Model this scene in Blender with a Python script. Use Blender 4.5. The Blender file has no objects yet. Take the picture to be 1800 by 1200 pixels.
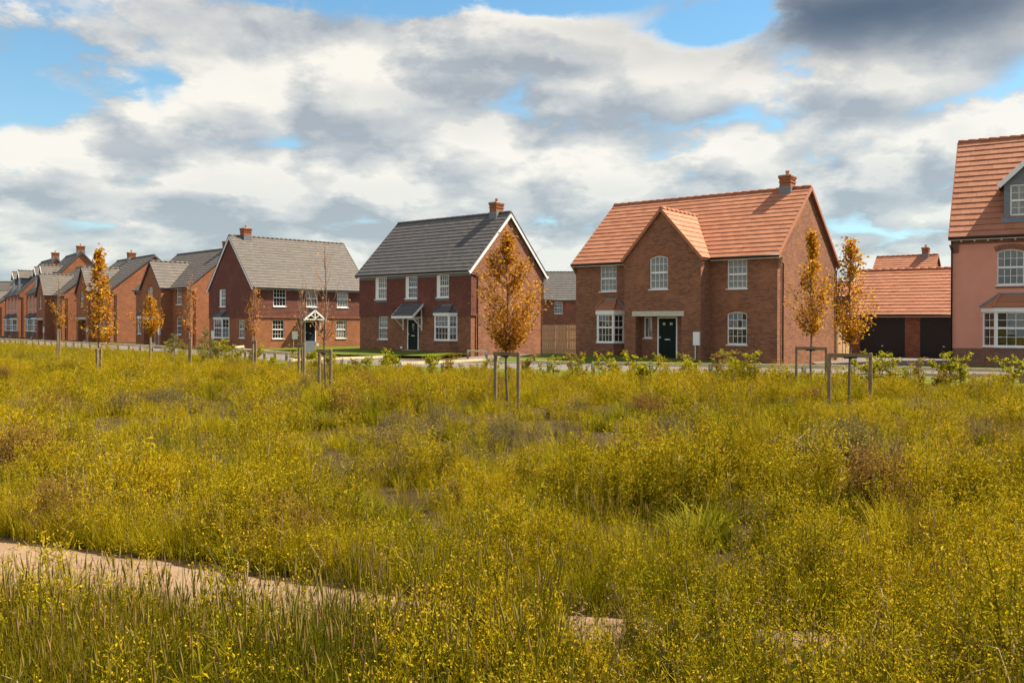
import bpy, math, random
from mathutils import Vector, Matrix, noise
from mathutils.geometry import tessellate_polygon
R = math.radians
rnd = random.Random(7)
SC = bpy.context.scene
COL = SC.collection

# ------------------------------------------------------------------ camera
F_PX = 1550.0; HORIZON = 574.0; CAM_H = 1.70
cd = bpy.data.cameras.new('camera'); cam = bpy.data.objects.new('camera', cd); COL.objects.link(cam)
cd.sensor_width = 36.0; cd.lens = 36.0 * F_PX / 1800.0
cd.shift_y = -(600.0 - HORIZON) / 1800.0
cd.clip_start = 0.05; cd.clip_end = 6000
cam.matrix_world = Matrix.Translation((0, 0, CAM_H)) @ Matrix.Rotation(R(90), 4, 'X') @ Matrix.Rotation(0.0037, 4, 'Z')
SC.camera = cam

# ------------------------------------------------------------------ node helpers
class G:
    def __init__(s, nt): s.nt = nt; s.n = nt.nodes; s.l = nt.links
    def node(s, t, **kw):
        n = s.n.new(t)
        for k, v in kw.items(): setattr(n, k, v)
        return n
    def put(s, sock, v):
        if isinstance(v, bpy.types.NodeSocket): s.l.new(v, sock)
        elif v is not None: sock.default_value = v
    def m(s, op, a, b=None, c=None, clamp=False):
        n = s.node('ShaderNodeMath', operation=op); n.use_clamp = clamp
        s.put(n.inputs[0], a); s.put(n.inputs[1], b); s.put(n.inputs[2], c)
        return n.outputs[0]
    def vm(s, op, a, b=None, scale=None):
        n = s.node('ShaderNodeVectorMath', operation=op)
        s.put(n.inputs[0], a)
        if b is not None: s.put(n.inputs[1], b)
        if scale is not None: s.put(n.inputs['Scale'], scale)
        return n.outputs['Value'] if op in ('LENGTH', 'DOT_PRODUCT', 'DISTANCE') else n.outputs[0]
    def mix(s, f, a, b, mode='MIX'):
        n = s.node('ShaderNodeMix', data_type='RGBA', blend_type=mode)
        s.put(n.inputs[0], f); s.put(n.inputs[6], a if not isinstance(a, tuple) else (*a, 1)); s.put(n.inputs[7], b if not isinstance(b, tuple) else (*b, 1))
        return n.outputs[2]
    def noise(s, vec, scale, detail=4, rough=.5, dist=0.0, out='Fac'):
        n = s.node('ShaderNodeTexNoise'); s.put(n.inputs['Vector'], vec)
        n.inputs['Scale'].default_value = scale; n.inputs['Detail'].default_value = detail
        n.inputs['Roughness'].default_value = rough; n.inputs['Distortion'].default_value = dist
        return n.outputs[out]
    def ss(s, v, a, b):
        n = s.node('ShaderNodeMapRange', interpolation_type='SMOOTHSTEP'); s.put(n.inputs[0], v)
        n.inputs[1].default_value = a; n.inputs[2].default_value = b; n.inputs[3].default_value = 0; n.inputs[4].default_value = 1
        return n.outputs[0]
    def ramp(s, f, stops):
        n = s.node('ShaderNodeValToRGB'); s.put(n.inputs[0], f); e = n.color_ramp.elements
        while len(e) < len(stops): e.new(.5)
        for i, (p, c) in enumerate(stops): e[i].position = p; e[i].color = (*c, 1)
        return n.outputs[0]

# ------------------------------------------------------------------ sun, sky, exposure
SUN_EL, SUN_AZ = 52.0, 17.0       # azimuth measured from +X towards +Y
sdir = Vector((math.cos(R(SUN_EL)) * math.cos(R(SUN_AZ)), math.cos(R(SUN_EL)) * math.sin(R(SUN_AZ)), math.sin(R(SUN_EL))))
sl = bpy.data.lights.new('sun', 'SUN'); so = bpy.data.objects.new('sun', sl); COL.objects.link(so)
sl.energy = 5.0; sl.angle = R(0.53); sl.color = (1.0, .87, .67)
so.rotation_euler = sdir.to_track_quat('Z', 'Y').to_euler()

W = bpy.data.worlds.new('World'); SC.world = W; W.use_nodes = True
g = G(W.node_tree); g.n.clear()
sky = g.node('ShaderNodeTexSky', sky_type='NISHITA'); sky.sun_disc = False
sky.sun_elevation = R(SUN_EL); sky.sun_rotation = R(90 - SUN_AZ)
sky.air_density = 1.0; sky.dust_density = .4; sky.ozone_density = 2.5
SKY_S = 0.10
tc = g.node('ShaderNodeTexCoord').outputs['Generated']
sx = g.node('ShaderNodeSeparateXYZ'); g.put(sx.inputs[0], tc)
dx, dy, dz = sx.outputs
az = g.m('ARCTAN2', dx, dy); el = g.m('ARCSINE', dz)
ae = g.node('ShaderNodeCombineXYZ'); g.put(ae.inputs[0], az); g.put(ae.inputs[1], el); ae = ae.outputs[0]
def cloud_q(vec, off):
    v = g.vm('ADD', vec, off); s = g.node('ShaderNodeSeparateXYZ'); g.put(s.inputs[0], v)
    d = g.m('ADD', g.m('MAXIMUM', s.outputs[2], 0.0), .27)
    c = g.node('ShaderNodeCombineXYZ'); g.put(c.inputs[0], g.m('DIVIDE', s.outputs[0], d)); g.put(c.inputs[1], g.m('DIVIDE', s.outputs[1], d))
    return c.outputs[0]
def blob(px, py, sxp, syp):
    a = math.atan((px - 900) / F_PX); e = math.atan((HORIZON - py) / F_PX * math.cos(a))
    n = g.node('ShaderNodeVectorMath', operation='MULTIPLY_ADD'); g.put(n.inputs[0], ae)
    n.inputs[1].default_value = (F_PX / sxp, F_PX / syp, 0); n.inputs[2].default_value = (-a * F_PX / sxp, -e * F_PX / syp, 0)
    return g.m('POWER', .36788, g.vm('DOT_PRODUCT', n.outputs[0], n.outputs[0]))
def total(lst):
    t = 0.0
    for (w_, *b) in lst: t = g.m('MULTIPLY_ADD', blob(*b), w_, t)
    return t
q0 = cloud_q(tc, (0, 0, 0)); q1 = cloud_q(tc, (.026, 0, .040))
def dens(q):
    a = g.node('ShaderNodeTexNoise'); g.put(a.inputs['Vector'], q); a.inputs['Scale'].default_value = 1.55; a.inputs['Detail'].default_value = 8; a.inputs['Roughness'].default_value = .62; a.noise_dimensions = '2D'
    wv = g.vm('ADD', q, g.vm('SCALE', a.outputs['Color'], scale=.55))
    v = g.node('ShaderNodeTexVoronoi', feature='F1', voronoi_dimensions='2D'); g.put(v.inputs['Vector'], wv); v.inputs['Scale'].default_value = 3.1
    v.inputs['Detail'].default_value = 1; v.inputs['Roughness'].default_value = .5
    puff = g.m('SUBTRACT', 1.14, v.outputs['Distance'])
    return g.m('MULTIPLY_ADD', puff, .34, g.m('MULTIPLY', a.outputs['Fac'], .74))
d0 = dens(q0); d1 = dens(q1)
cover = total([(-.30, 880, 8, 300, 26), (-.30, 1260, 48, 130, 30), (-.16, 30, 195, 90, 32), (-.2, 268, 165, 50, 60), (-.05, 585, 250, 130, 22),
               (-.05, 120, 420, 260, 35), (-.08, 200, 310, 200, 16), (-.04, 1400, 405, 260, 22), (-.14, 60, 5, 170, 26),
               (.16, 620, 110, 260, 60), (.16, 110, 245, 190, 45), (.14, 1400, 150, 500, 70), (.14, 1000, 300, 560, 60), (.34, 1560, 12, 380, 62), (.16, 1190, 5, 90, 30),
               (.14, 380, 40, 200, 30), (.14, 1150, 480, 700, 60), (.12, 250, 355, 260, 30), (.10, 100, 450, 300, 40)])
cover = g.m('MULTIPLY_ADD', g.m('POWER', .36788, g.m('POWER', g.m('MULTIPLY', el, 5.6), 2.0)), .15, cover)
c0 = g.m('ADD', d0, cover); c1 = g.m('ADD', d1, cover)
mask = g.m('MULTIPLY', g.ss(c0, .425, .575), g.m('MULTIPLY_ADD', g.m('POWER', .36788, g.m('MULTIPLY', g.m('MAXIMUM', el, 0.0), 11.0)), -.38, 1.0))
thick = g.ss(c0, .55, .88)
lit = g.m('MULTIPLY_ADD', g.m('SUBTRACT', d0, d1), 3.3, .60, clamp=True)
lit = g.m('SUBTRACT', lit, g.m('MULTIPLY', thick, .16), clamp=True)
shade = total([(.34, 850, 172, 190, 22), (.24, 560, 218, 140, 16), (.3, 1180, 208, 360, 22), (.28, 210, 355, 200, 17), (.3, 350, 45, 230, 42), (.3, 130, 90, 130, 45), (.25, 1500, 330, 400, 40), (.3, 1000, 120, 120, 15),
               (-.3, 620, 110, 150, 36), (-.3, 130, 250, 130, 26), (-.2, 1400, 110, 420, 20), (-.25, 330, 185, 110, 36), (-.2, 800, 290, 400, 30)])
lit = g.m('SUBTRACT', lit, shade, clamp=True)
ccol = g.ramp(lit, [(0, (.34, .365, .395)), (.3, (.45, .465, .475)), (.62, (.60, .59, .56)), (1, (.84, .79, .70))])
storm = g.m('MULTIPLY', g.m('ADD', blob(1560, 10, 380, 66), g.m('MULTIPLY', blob(1190, 5, 120, 34), .6)), g.ss(c0, .40, .66), clamp=True)
ccol = g.mix(g.m('MULTIPLY', storm, .95), ccol, (.062, .082, .125))
ccol = g.vm('SCALE', ccol, scale=.56 / SKY_S)
hs = g.node('ShaderNodeHueSaturation'); hs.inputs['Saturation'].default_value = 1.15; hs.inputs['Value'].default_value = .95; g.put(hs.inputs['Color'], sky.outputs[0])
blue = g.mix(1.0, hs.outputs[0], (.64, .90, .84), 'MULTIPLY')
blue = g.mix(g.m('MULTIPLY', g.m('POWER', .36788, g.m('MULTIPLY', g.m('MAXIMUM', el, 0.0), 6.0)), .88), blue, (3.1, 3.55, 3.75))
wc = g.mix(g.m('MULTIPLY', mask, .94), blue, ccol)
bg = g.node('ShaderNodeBackground'); bg.inputs[1].default_value = SKY_S; g.put(bg.inputs[0], wc)
wo = g.node('ShaderNodeOutputWorld'); g.l.new(bg.outputs[0], wo.inputs[0])

SC.view_settings.view_transform = 'Standard'; SC.view_settings.look = 'None'
SC.view_settings.exposure = 1.13; SC.view_settings.gamma = 1.0; SC.view_settings.use_curve_mapping = False
SC.render.engine = 'CYCLES'
SC.cycles.max_bounces = 6; SC.cycles.diffuse_bounces = 3; SC.cycles.glossy_bounces = 3; SC.cycles.transmission_bounces = 4
SC.cycles.transparent_max_bounces = 4; SC.cycles.caustics_reflective = False; SC.cycles.caustics_refractive = False
SC.cycles.use_denoising = True; SC.cycles.use_adaptive_sampling = True; SC.cycles.adaptive_threshold = .02
W.cycles.sampling_method = 'MANUAL'; W.cycles.sample_map_resolution = 384

# ------------------------------------------------------------------ materials
MATS = {}
def newmat(name):
    m = bpy.data.materials.new(name); m.use_nodes = True; gg = G(m.node_tree); gg.n.clear()
    out = gg.node('ShaderNodeOutputMaterial'); b = gg.node('ShaderNodeBsdfPrincipled'); gg.l.new(b.outputs[0], out.inputs[0])
    MATS[name] = m; return m, gg, b, out
def bump(gg, b, h, strength=.4, dist=.01):
    n = gg.node('ShaderNodeBump'); n.inputs['Strength'].default_value = strength; n.inputs['Distance'].default_value = dist
    gg.put(n.inputs['Height'], h); gg.l.new(n.outputs[0], b.inputs['Normal'])
def objco(gg): return gg.node('ShaderNodeTexCoord').outputs['Object']
def plain(name, col, rough=.5, var=.12, scale=8, spec=.4, metal=0.0, bmp=0.0):
    m, gg, b, _ = newmat(name); n = gg.noise(objco(gg), scale, 4, .6)
    lo = tuple(c * (1 - var) for c in col); hi = tuple(min(1, c * (1 + var)) for c in col)
    gg.put(b.inputs['Base Color'], gg.ramp(n, [(.3, lo), (.7, hi)])); b.inputs['Roughness'].default_value = rough
    b.inputs['Specular IOR Level'].default_value = spec; b.inputs['Metallic'].default_value = metal
    if bmp: bump(gg, b, gg.noise(objco(gg), scale * 6, 3), bmp, .004)
    return m
def brick(name, c1, c2, cm, bw=.225, bh=.075, mort=.010, bmp=.5):
    m, gg, b, _ = newmat(name); uv = gg.node('ShaderNodeUVMap').outputs[0]
    def bt(ca, cb, bias):
        t = gg.node('ShaderNodeTexBrick'); gg.put(t.inputs['Vector'], uv); t.offset = .5
        t.inputs['Color1'].default_value = (*ca, 1); t.inputs['Color2'].default_value = (*cb, 1); t.inputs['Mortar'].default_value = (*cm, 1)
        t.inputs['Scale'].default_value = 1; t.inputs['Mortar Size'].default_value = mort * .5; t.inputs['Mortar Smooth'].default_value = .2
        t.inputs['Bias'].default_value = bias; t.inputs['Brick Width'].default_value = bw; t.inputs['Row Height'].default_value = bh
        return t
    t = bt(c1, c2, .0)
    n = gg.noise(uv, .8, 5, .65); n2 = gg.noise(uv, 9.0, 3, .6)
    col = gg.mix(gg.m('MULTIPLY', gg.ss(n, .45, .7), .35), t.outputs['Color'], tuple(min(1, x * 1.55) for x in c1))
    col = gg.mix(gg.m('MULTIPLY', gg.ss(n2, .5, .75), .45), col, tuple(x * .55 for x in c2))
    # pale salts and splashed-up dirt in uneven patches
    col = gg.mix(gg.m('MULTIPLY', gg.ss(gg.noise(uv, 5.5, 6, .8), .57, .72), .36), col, tuple(min(1, x * 1.5 + .08) for x in c1))
    gg.put(b.inputs['Base Color'], col); b.inputs['Roughness'].default_value = .88; b.inputs['Specular IOR Level'].default_value = .2
    h = gg.m('MULTIPLY_ADD', t.outputs['Fac'], -1.0, gg.m('MULTIPLY', gg.noise(uv, 40, 3), .5)); bump(gg, b, h, bmp, .008)
    return m
def tiles(name, lo, mid, hi, rough=.75):
    m, gg, b, _ = newmat(name); geo = gg.node('ShaderNodeNewGeometry')
    oi = gg.node('ShaderNodeObjectInfo')
    f = gg.m('FRACT', gg.m('ADD', geo.outputs['Random Per Island'], oi.outputs['Random']))
    col = gg.ramp(f, [(0, lo), (.5, mid), (1, hi)])
    p = gg.node('ShaderNodeNewGeometry').outputs['Position']
    col = gg.mix(gg.m('MULTIPLY', gg.ss(gg.noise(p, 1.3, 5, .65), .45, .75), .16), col, tuple(x * .62 for x in lo))
    col = gg.mix(gg.m('MULTIPLY', gg.ss(gg.noise(p, 14, 4, .7), .55, .8), .18), col, tuple(min(1, x * 1.25) for x in hi))
    gg.put(b.inputs['Base Color'], col); b.inputs['Roughness'].default_value = rough; b.inputs['Specular IOR Level'].default_value = .3
    bump(gg, b, gg.noise(p, 60, 3), .25, .004)
    return m
M_brickA = brick('brick_brown', (.32, .134, .072), (.175, .074, .044), (.30, .21, .145))
M_brickR = brick('brick_orange', (.37, .138, .062), (.25, .092, .046), (.35, .23, .15))
M_brickP = brick('brick_plinth', (.29, .135, .09), (.17, .085, .065), (.34, .26, .2))
M_hang = brick('hanging_tile', (.205, .080, .058), (.148, .058, .043), (.07, .03, .024), .165, .11, .004, .3)
M_tileR = tiles('roof_tile_red', (.355, .140, .075), (.395, .160, .088), (.435, .182, .104))
M_tileG = tiles('roof_tile_grey', (.112, .098, .089), (.124, .109, .099), (.138, .121, .110))
M_tileD = tiles('roof_tile_slate', (.094, .088, .089), (.106, .099, .100), (.118, .110, .111), .75)
M_white = plain('white_upvc', (.87, .865, .84), .35, .03, 3)
M_stone = plain('cast_stone', (.58, .53, .44), .85, .1, 6, .2, 0, .2)
M_lead = plain('lead', (.17, .185, .21), .5, .18, 7, .5)
M_black = plain('black_plastic', (.018, .017, .017), .4, .2, 5)
M_doorG = plain('door_green', (.010, .020, .013), .6, .1, 5, .15)
M_doorB = plain('door_blue', (.010, .014, .024), .6, .1, 5, .15)
M_garage = plain('garage_door', (.020, .019, .019), .5, .15, 2)
M_metal = plain('steel', (.60, .60, .58), .3, .05, 5, .5, 1.0)
M_pot = plain('terracotta', (.42, .15, .085), .8, .15, 9)
M_cream = plain('eaves_cream', (.74, .71, .64), .5, .06, 4)
M_red = plain('alarm_red', (.55, .08, .05), .4, .05, 4)
M_timber = plain('timber_fence', (.60, .40, .22), .8, .22, 3.5, .2, 0, .2)
M_stake = plain('timber_stake', (.250, .185, .105), .9, .28, 9, .2, 0, .3)
M_rail = plain('timber_rail', (.66, .52, .33), .85, .2, 6, .2, 0, .3)
M_rubber = plain('black_rubber', (.02, .02, .02), .7, .2, 9)
M_strap = plain('galvanised', (.50, .58, .62), .45, .1, 9, .5, .6)
M_cab = plain('cabinet_grey', (.42, .47, .46), .5, .06, 4)
M_rend = plain('pink_render', (.72, .32, .225), .92, .05, 1.6, .15, 0, .3)
M_curt = plain('curtain', (.55, .50, .43), .9, .1, 6)
m, gg, b, _ = newmat('window_glass'); b.inputs['Base Color'].default_value = (.016, .019, .021, 1); b.inputs['Roughness'].default_value = .02
b.inputs['IOR'].default_value = 2.0; bump(gg, b, gg.noise(objco(gg), 2.2, 2), .05, .02); M_glass = m
m2, gg, b, _ = newmat('window_glass_curtained'); w_ = gg.noise(gg.vm('MULTIPLY', objco(gg), (1, 1, .08)), 14, 3, .6); gg.put(b.inputs['Base Color'], gg.ramp(w_, [(.35, (.07, .066, .058)), (.6, (.24, .225, .195))])); b.inputs['Roughness'].default_value = .03
b.inputs['IOR'].default_value = 1.9; M_glassc = m2
def ground_mat(name, stops, scale, bs=.5, rough=.95, fine=None):
    m, gg, b, _ = newmat(name); p = gg.node('ShaderNodeNewGeometry').outputs['Position']
    n = gg.m('ADD', gg.m('MULTIPLY', gg.noise(p, scale, 6, .65), .6), gg.m('MULTIPLY', gg.noise(p, scale * 11, 5, .7), .4))
    col = gg.ramp(n, stops)
    if fine: col = gg.mix(gg.ss(gg.noise(p, fine[0], 3, .6), .55, .75), col, fine[1])
    gg.put(b.inputs['Base Color'], col); b.inputs['Roughness'].default_value = rough; b.inputs['Specular IOR Level'].default_value = .15
    bump(gg, b, gg.noise(p, scale * 30, 5, .7), bs, .03); return m
M_ground = ground_mat('field_soil', [(.32, (.028, .019, .007)), (.5, (.050, .032, .012)), (.68, (.095, .060, .026))], .9)
M_lawn = ground_mat('lawn', [(.3, (.065, .088, .009)), (.55, (.10, .125, .012)), (.75, (.14, .145, .02))], .7)
M_path = ground_mat('sandy_path', [(.3, (.215, .140, .088)), (.5, (.285, .190, .122)), (.7, (.35, .24, .155))], 1.3, .6, .95, (38, (.17, .112, .075)))
M_drive = ground_mat('tarmac_drive', [(.3, (.135, .115, .106)), (.5, (.165, .142, .132)), (.7, (.20, .174, .160))], .6, .3, .9, (60, (.12, .104, .097)))
M_kerb = plain('kerb_stone', (.30, .27, .235), .9, .12, 5, .2)

def leafmat(name, stops, transl=.35, patch=None):
    m, gg, b, out = newmat(name); geo = gg.node('ShaderNodeNewGeometry'); oi = gg.node('ShaderNodeObjectInfo')
    f = gg.m('FRACT', gg.m('ADD', geo.outputs['Random Per Island'], oi.outputs['Random']))
    if patch:
        n = gg.ss(gg.noise(oi.outputs['Location'], patch, 3, .6), .35, .65)
        f = gg.m('ADD', gg.m('MULTIPLY', f, .5), gg.m('MULTIPLY', n, .5))
    col = gg.ramp(f, stops); gg.put(b.inputs['Base Color'], col); b.inputs['Roughness'].default_value = .7; b.inputs['Specular IOR Level'].default_value = .07
    t = gg.node('ShaderNodeBsdfTranslucent'); gg.put(t.inputs[0], gg.vm('SCALE', col, scale=1.15))
    mx = gg.node('ShaderNodeMixShader'); mx.inputs[0].default_value = transl
    gg.l.new(b.outputs[0], mx.inputs[1]); gg.l.new(t.outputs[0], mx.inputs[2]); gg.l.new(mx.outputs[0], out.inputs[0])
    return m
M_grass = leafmat('grass_blade', [(0, (.055, .072, .003)), (.35, (.215, .200, .004)), (.7, (.38, .305, .007)), (1, (.42, .30, .025))], .32, .45)
M_stem = leafmat('weed_green', [(0, (.085, .092, .004)), (.45, (.31, .255, .005)), (1, (.54, .40, .016))], .32, .45)
M_flower = leafmat('yellow_petal', [(0, (.46, .30, .006)), (.5, (.58, .39, .010)), (1, (.66, .47, .025))], .35)
M_dry = leafmat('dry_stalk', [(0, (.16, .085, .045)), (.5, (.25, .17, .09)), (1, (.40, .30, .18))], .25)
M_grey = leafmat('grey_weed', [(0, (.10, .10, .025)), (.5, (.18, .155, .055)), (1, (.28, .22, .12))], .3)
M_daisy = leafmat('white_petal', [(0, (.7, .7, .66)), (1, (.85, .84, .8))], .3)
M_seed = leafmat('seed_head', [(0, (.22, .17, .03)), (.5, (.26, .22, .04)), (1, (.33, .20, .08))], .3)
M_tallg = leafmat('tall_grass_blade', [(0, (.050, .058, .002)), (.4, (.125, .120, .004)), (.75, (.22, .185, .008)), (1, (.34, .22, .03))], .42, .6)  # darker than the other grass: lens vignetting put into the blade colour
M_leafy = leafmat('broad_leaf', [(0, (.085, .095, .005)), (.5, (.19, .18, .007)), (1, (.31, .27, .015))], .35, .8)
M_dock = leafmat('dock_rust', [(0, (.17, .085, .02)), (.5, (.26, .15, .035)), (1, (.35, .22, .06))], .3)
M_pale = leafmat('pale_stalk', [(0, (.36, .30, .14)), (1, (.55, .46, .26))], .3)
M_gold = leafmat('gold_leaf', [(0, (.26, .085, .010)), (.3, (.42, .165, .011)), (.65, (.60, .31, .015)), (1, (.72, .46, .03))], .45)
M_bronze = leafmat('bronze_leaf', [(0, (.22, .080, .012)), (.35, (.40, .165, .016)), (.7, (.58, .29, .025)), (1, (.70, .42, .05))], .4)
M_orange = leafmat('orange_leaf', [(0, (.36, .12, .03)), (.5, (.58, .24, .04)), (1, (.72, .40, .08))], .42)
M_pinkleaf = leafmat('dry_leaf', [(0, (.48, .27, .16)), (.5, (.60, .38, .24)), (1, (.58, .25, .09))], .4)
M_hedge = leafmat('hedge_leaf', [(0, (.10, .11, .005)), (.45, (.27, .26, .009)), (.8, (.47, .42, .018)), (1, (.56, .49, .05))], .45)
M_hedger = leafmat('hedge_leaf_russet', [(0, (.16, .13, .02)), (.5, (.30, .24, .03)), (1, (.34, .17, .05))], .4)
M_pine = leafmat('pine_needle', [(0, (.10, .12, .03)), (.5, (.19, .19, .06)), (1, (.30, .26, .10))], .3)
M_bark = plain('bark', (.17, .13, .095), .9, .3, 12, .15, 0, .4)
M_twig = plain('twig', (.30, .185, .12), .9, .25, 12, .15)

# ------------------------------------------------------------------ mesh helpers
class MB:
    def __init__(s): s.v = []; s.f = []; s.mi = []
    def face(s, pts, mi=0):
        i = len(s.v); s.v += [tuple(p) for p in pts]; s.f.append(tuple(range(i, i + len(pts)))); s.mi.append(mi)
    def idx(s, pts, faces, mi=0):
        i = len(s.v); s.v += [tuple(p) for p in pts]
        for f in faces: s.f.append(tuple(i + k for k in f)); s.mi.append(mi)
    def hexa(s, p, mi=0):      # p: bottom 4 ccw from above, top 4
        s.idx(p, [(3, 2, 1, 0), (4, 5, 6, 7), (0, 1, 5, 4), (1, 2, 6, 5), (2, 3, 7, 6), (3, 0, 4, 7)], mi)
    def box(s, x0, y0, z0, x1, y1, z1, mi=0):
        s.hexa([(x0, y0, z0), (x1, y0, z0), (x1, y1, z0), (x0, y1, z0), (x0, y0, z1), (x1, y0, z1), (x1, y1, z1), (x0, y1, z1)], mi)
    def beam(s, a, b, w, h, mi=0):   # box from a to b, width w across, h in the other direction
        a = Vector(a); b = Vector(b); d = (b - a).normalized(); up = Vector((0, 0, 1)) if abs(d.z) < .95 else Vector((0, 1, 0))
        sx_ = d.cross(up).normalized() * w / 2; sz = sx_.cross(d).normalized() * h / 2
        s.idx([a - sx_ - sz, a + sx_ - sz, a + sx_ + sz, a - sx_ + sz, b - sx_ - sz, b + sx_ - sz, b + sx_ + sz, b - sx_ + sz],
              [(0, 1, 2, 3), (7, 6, 5, 4), (4, 5, 1, 0), (5, 6, 2, 1), (6, 7, 3, 2), (7, 4, 0, 3)], mi)
    def tube(s, pts, rad, n=6, mi=0, cap=True):
        pts = [Vector(p) for p in pts]; i0 = len(s.v)
        if not hasattr(rad, '__len__'): rad = [rad] * len(pts)
        for k, p in enumerate(pts):
            d = (pts[min(k + 1, len(pts) - 1)] - pts[max(k - 1, 0)])
            d = d.normalized() if d.length > 1e-9 else Vector((0, 0, 1))
            a = d.orthogonal().normalized() if abs(d.z) < .9 else Vector((1, 0, 0)).cross(d).normalized(); bb = d.cross(a)
            for j in range(n):
                t = 2 * math.pi * j / n; s.v.append(tuple(p + (a * math.cos(t) + bb * math.sin(t)) * rad[k]))
        for k in range(len(pts) - 1):
            for j in range(n):
                s.f.append((i0 + k * n + j, i0 + k * n + (j + 1) % n, i0 + (k + 1) * n + (j + 1) % n, i0 + (k + 1) * n + j)); s.mi.append(mi)
        if cap:
            s.f.append(tuple(i0 + j for j in range(n))[::-1]); s.mi.append(mi)
            s.f.append(tuple(i0 + (len(pts) - 1) * n + j for j in range(n))); s.mi.append(mi)
    def plate(s, o, ud, outer, holes=(), depth=.1, outer_sides=False, mi=0):
        """flat polygon in the plane (o, ud, z) with holes; reveals run inwards (to -outward)."""
        o = Vector(o); ud = Vector(ud).normalized(); n = ud.cross(Vector((0, 0, 1))); up = Vector((0, 0, 1))
        P = lambda u, z: o + ud * u + up * z
        loops = [[Vector((u, z, 0)) for u, z in outer]] + [[Vector((u, z, 0)) for u, z in h] for h in holes]
        flat = [p for l in loops for p in l]
        tri = tessellate_polygon(loops); i = len(s.v); s.v += [tuple(P(p.x, p.y)) for p in flat]
        for t in tri:
            a, b_, c = (flat[k] for k in t)
            ar = (b_.x - a.x) * (c.y - a.y) - (b_.y - a.y) * (c.x - a.x)
            if abs(ar) < 1e-9: continue
            s.f.append(tuple(i + k for k in (t if ar > 0 else t[::-1]))); s.mi.append(mi)
        def sides(loop, inward):
            ar = sum(loop[k][0] * loop[(k + 1) % len(loop)][1] - loop[(k + 1) % len(loop)][0] * loop[k][1] for k in range(len(loop)))
            if (ar > 0) == inward: loop = loop[::-1]
            for k in range(len(loop)):
                a = loop[k]; b_ = loop[(k + 1) % len(loop)]
                pa, pb = P(*a), P(*b_)
                s.face([pa, pa - n * depth, pb - n * depth, pb], mi)
        for h in holes: sides(list(h), True)
        if outer_sides: sides(list(outer), False)
    def mesh(s, name, mats, smooth=False):
        me = bpy.data.meshes.new(name); me.from_pydata(s.v, [], s.f)
        for m_ in (mats if isinstance(mats, (list, tuple)) else [mats]): me.materials.append(m_)
        if any(s.mi): me.polygons.foreach_set('material_index', s.mi)
        uvl = me.uv_layers.new(name='UVMap'); buf = [0.0] * (2 * len(me.loops)); vs = s.v
        for p in me.polygons:
            nx, ny, nz = p.normal
            for li in p.loop_indices:
                x, y, z = vs[me.loops[li].vertex_index]
                if abs(nz) > .75: a, b_ = x, y
                elif abs(nx) > abs(ny): a, b_ = y, z
                else: a, b_ = x, z
                buf[2 * li] = a; buf[2 * li + 1] = b_
        uvl.data.foreach_set('uv', buf)
        if smooth: me.polygons.foreach_set('use_smooth', [True] * len(me.polygons))
        me.update(); return me
def obj(name, data, parent=None, M=None):
    o = bpy.data.objects.new(name, data); COL.objects.link(o)
    if parent is not None: o.parent = parent
    if M is not None: o.matrix_local = M
    return o
def part(name, mb, mat, parent, M=None, smooth=False): return obj(name, mb.mesh(name, mat, smooth), parent, M)
def tag(o, label=None, cat=None, group=None, kind=None):
    if label: o['label'] = label
    if cat: o['category'] = cat
    if group: o['group'] = group
    if kind: o['kind'] = kind
    return o
def thing(name, label, cat, loc, rz=0, group=None):
    return tag(obj(name, None, None, Matrix.Translation(loc) @ Matrix.Rotation(rz, 4, 'Z')), label, cat, group)
def frameM(o, ud):
    ud = Vector(ud); return Matrix.Translation(o) @ Matrix.Rotation(math.atan2(ud.y, ud.x), 4, 'Z')
def rect(x0, z0, x1, z1): return [(x0, z0), (x1, z0), (x1, z1), (x0, z1)]
def arch(x0, z0, x1, z1, rise, n=8):
    pts = [(x0, z0), (x1, z0)]; c = (x0 + x1) / 2; w = (x1 - x0) / 2
    for k in range(n + 1):
        t = 1 - 2 * k / n; pts.append((c + w * t, z1 - rise * t * t))
    return pts

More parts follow.
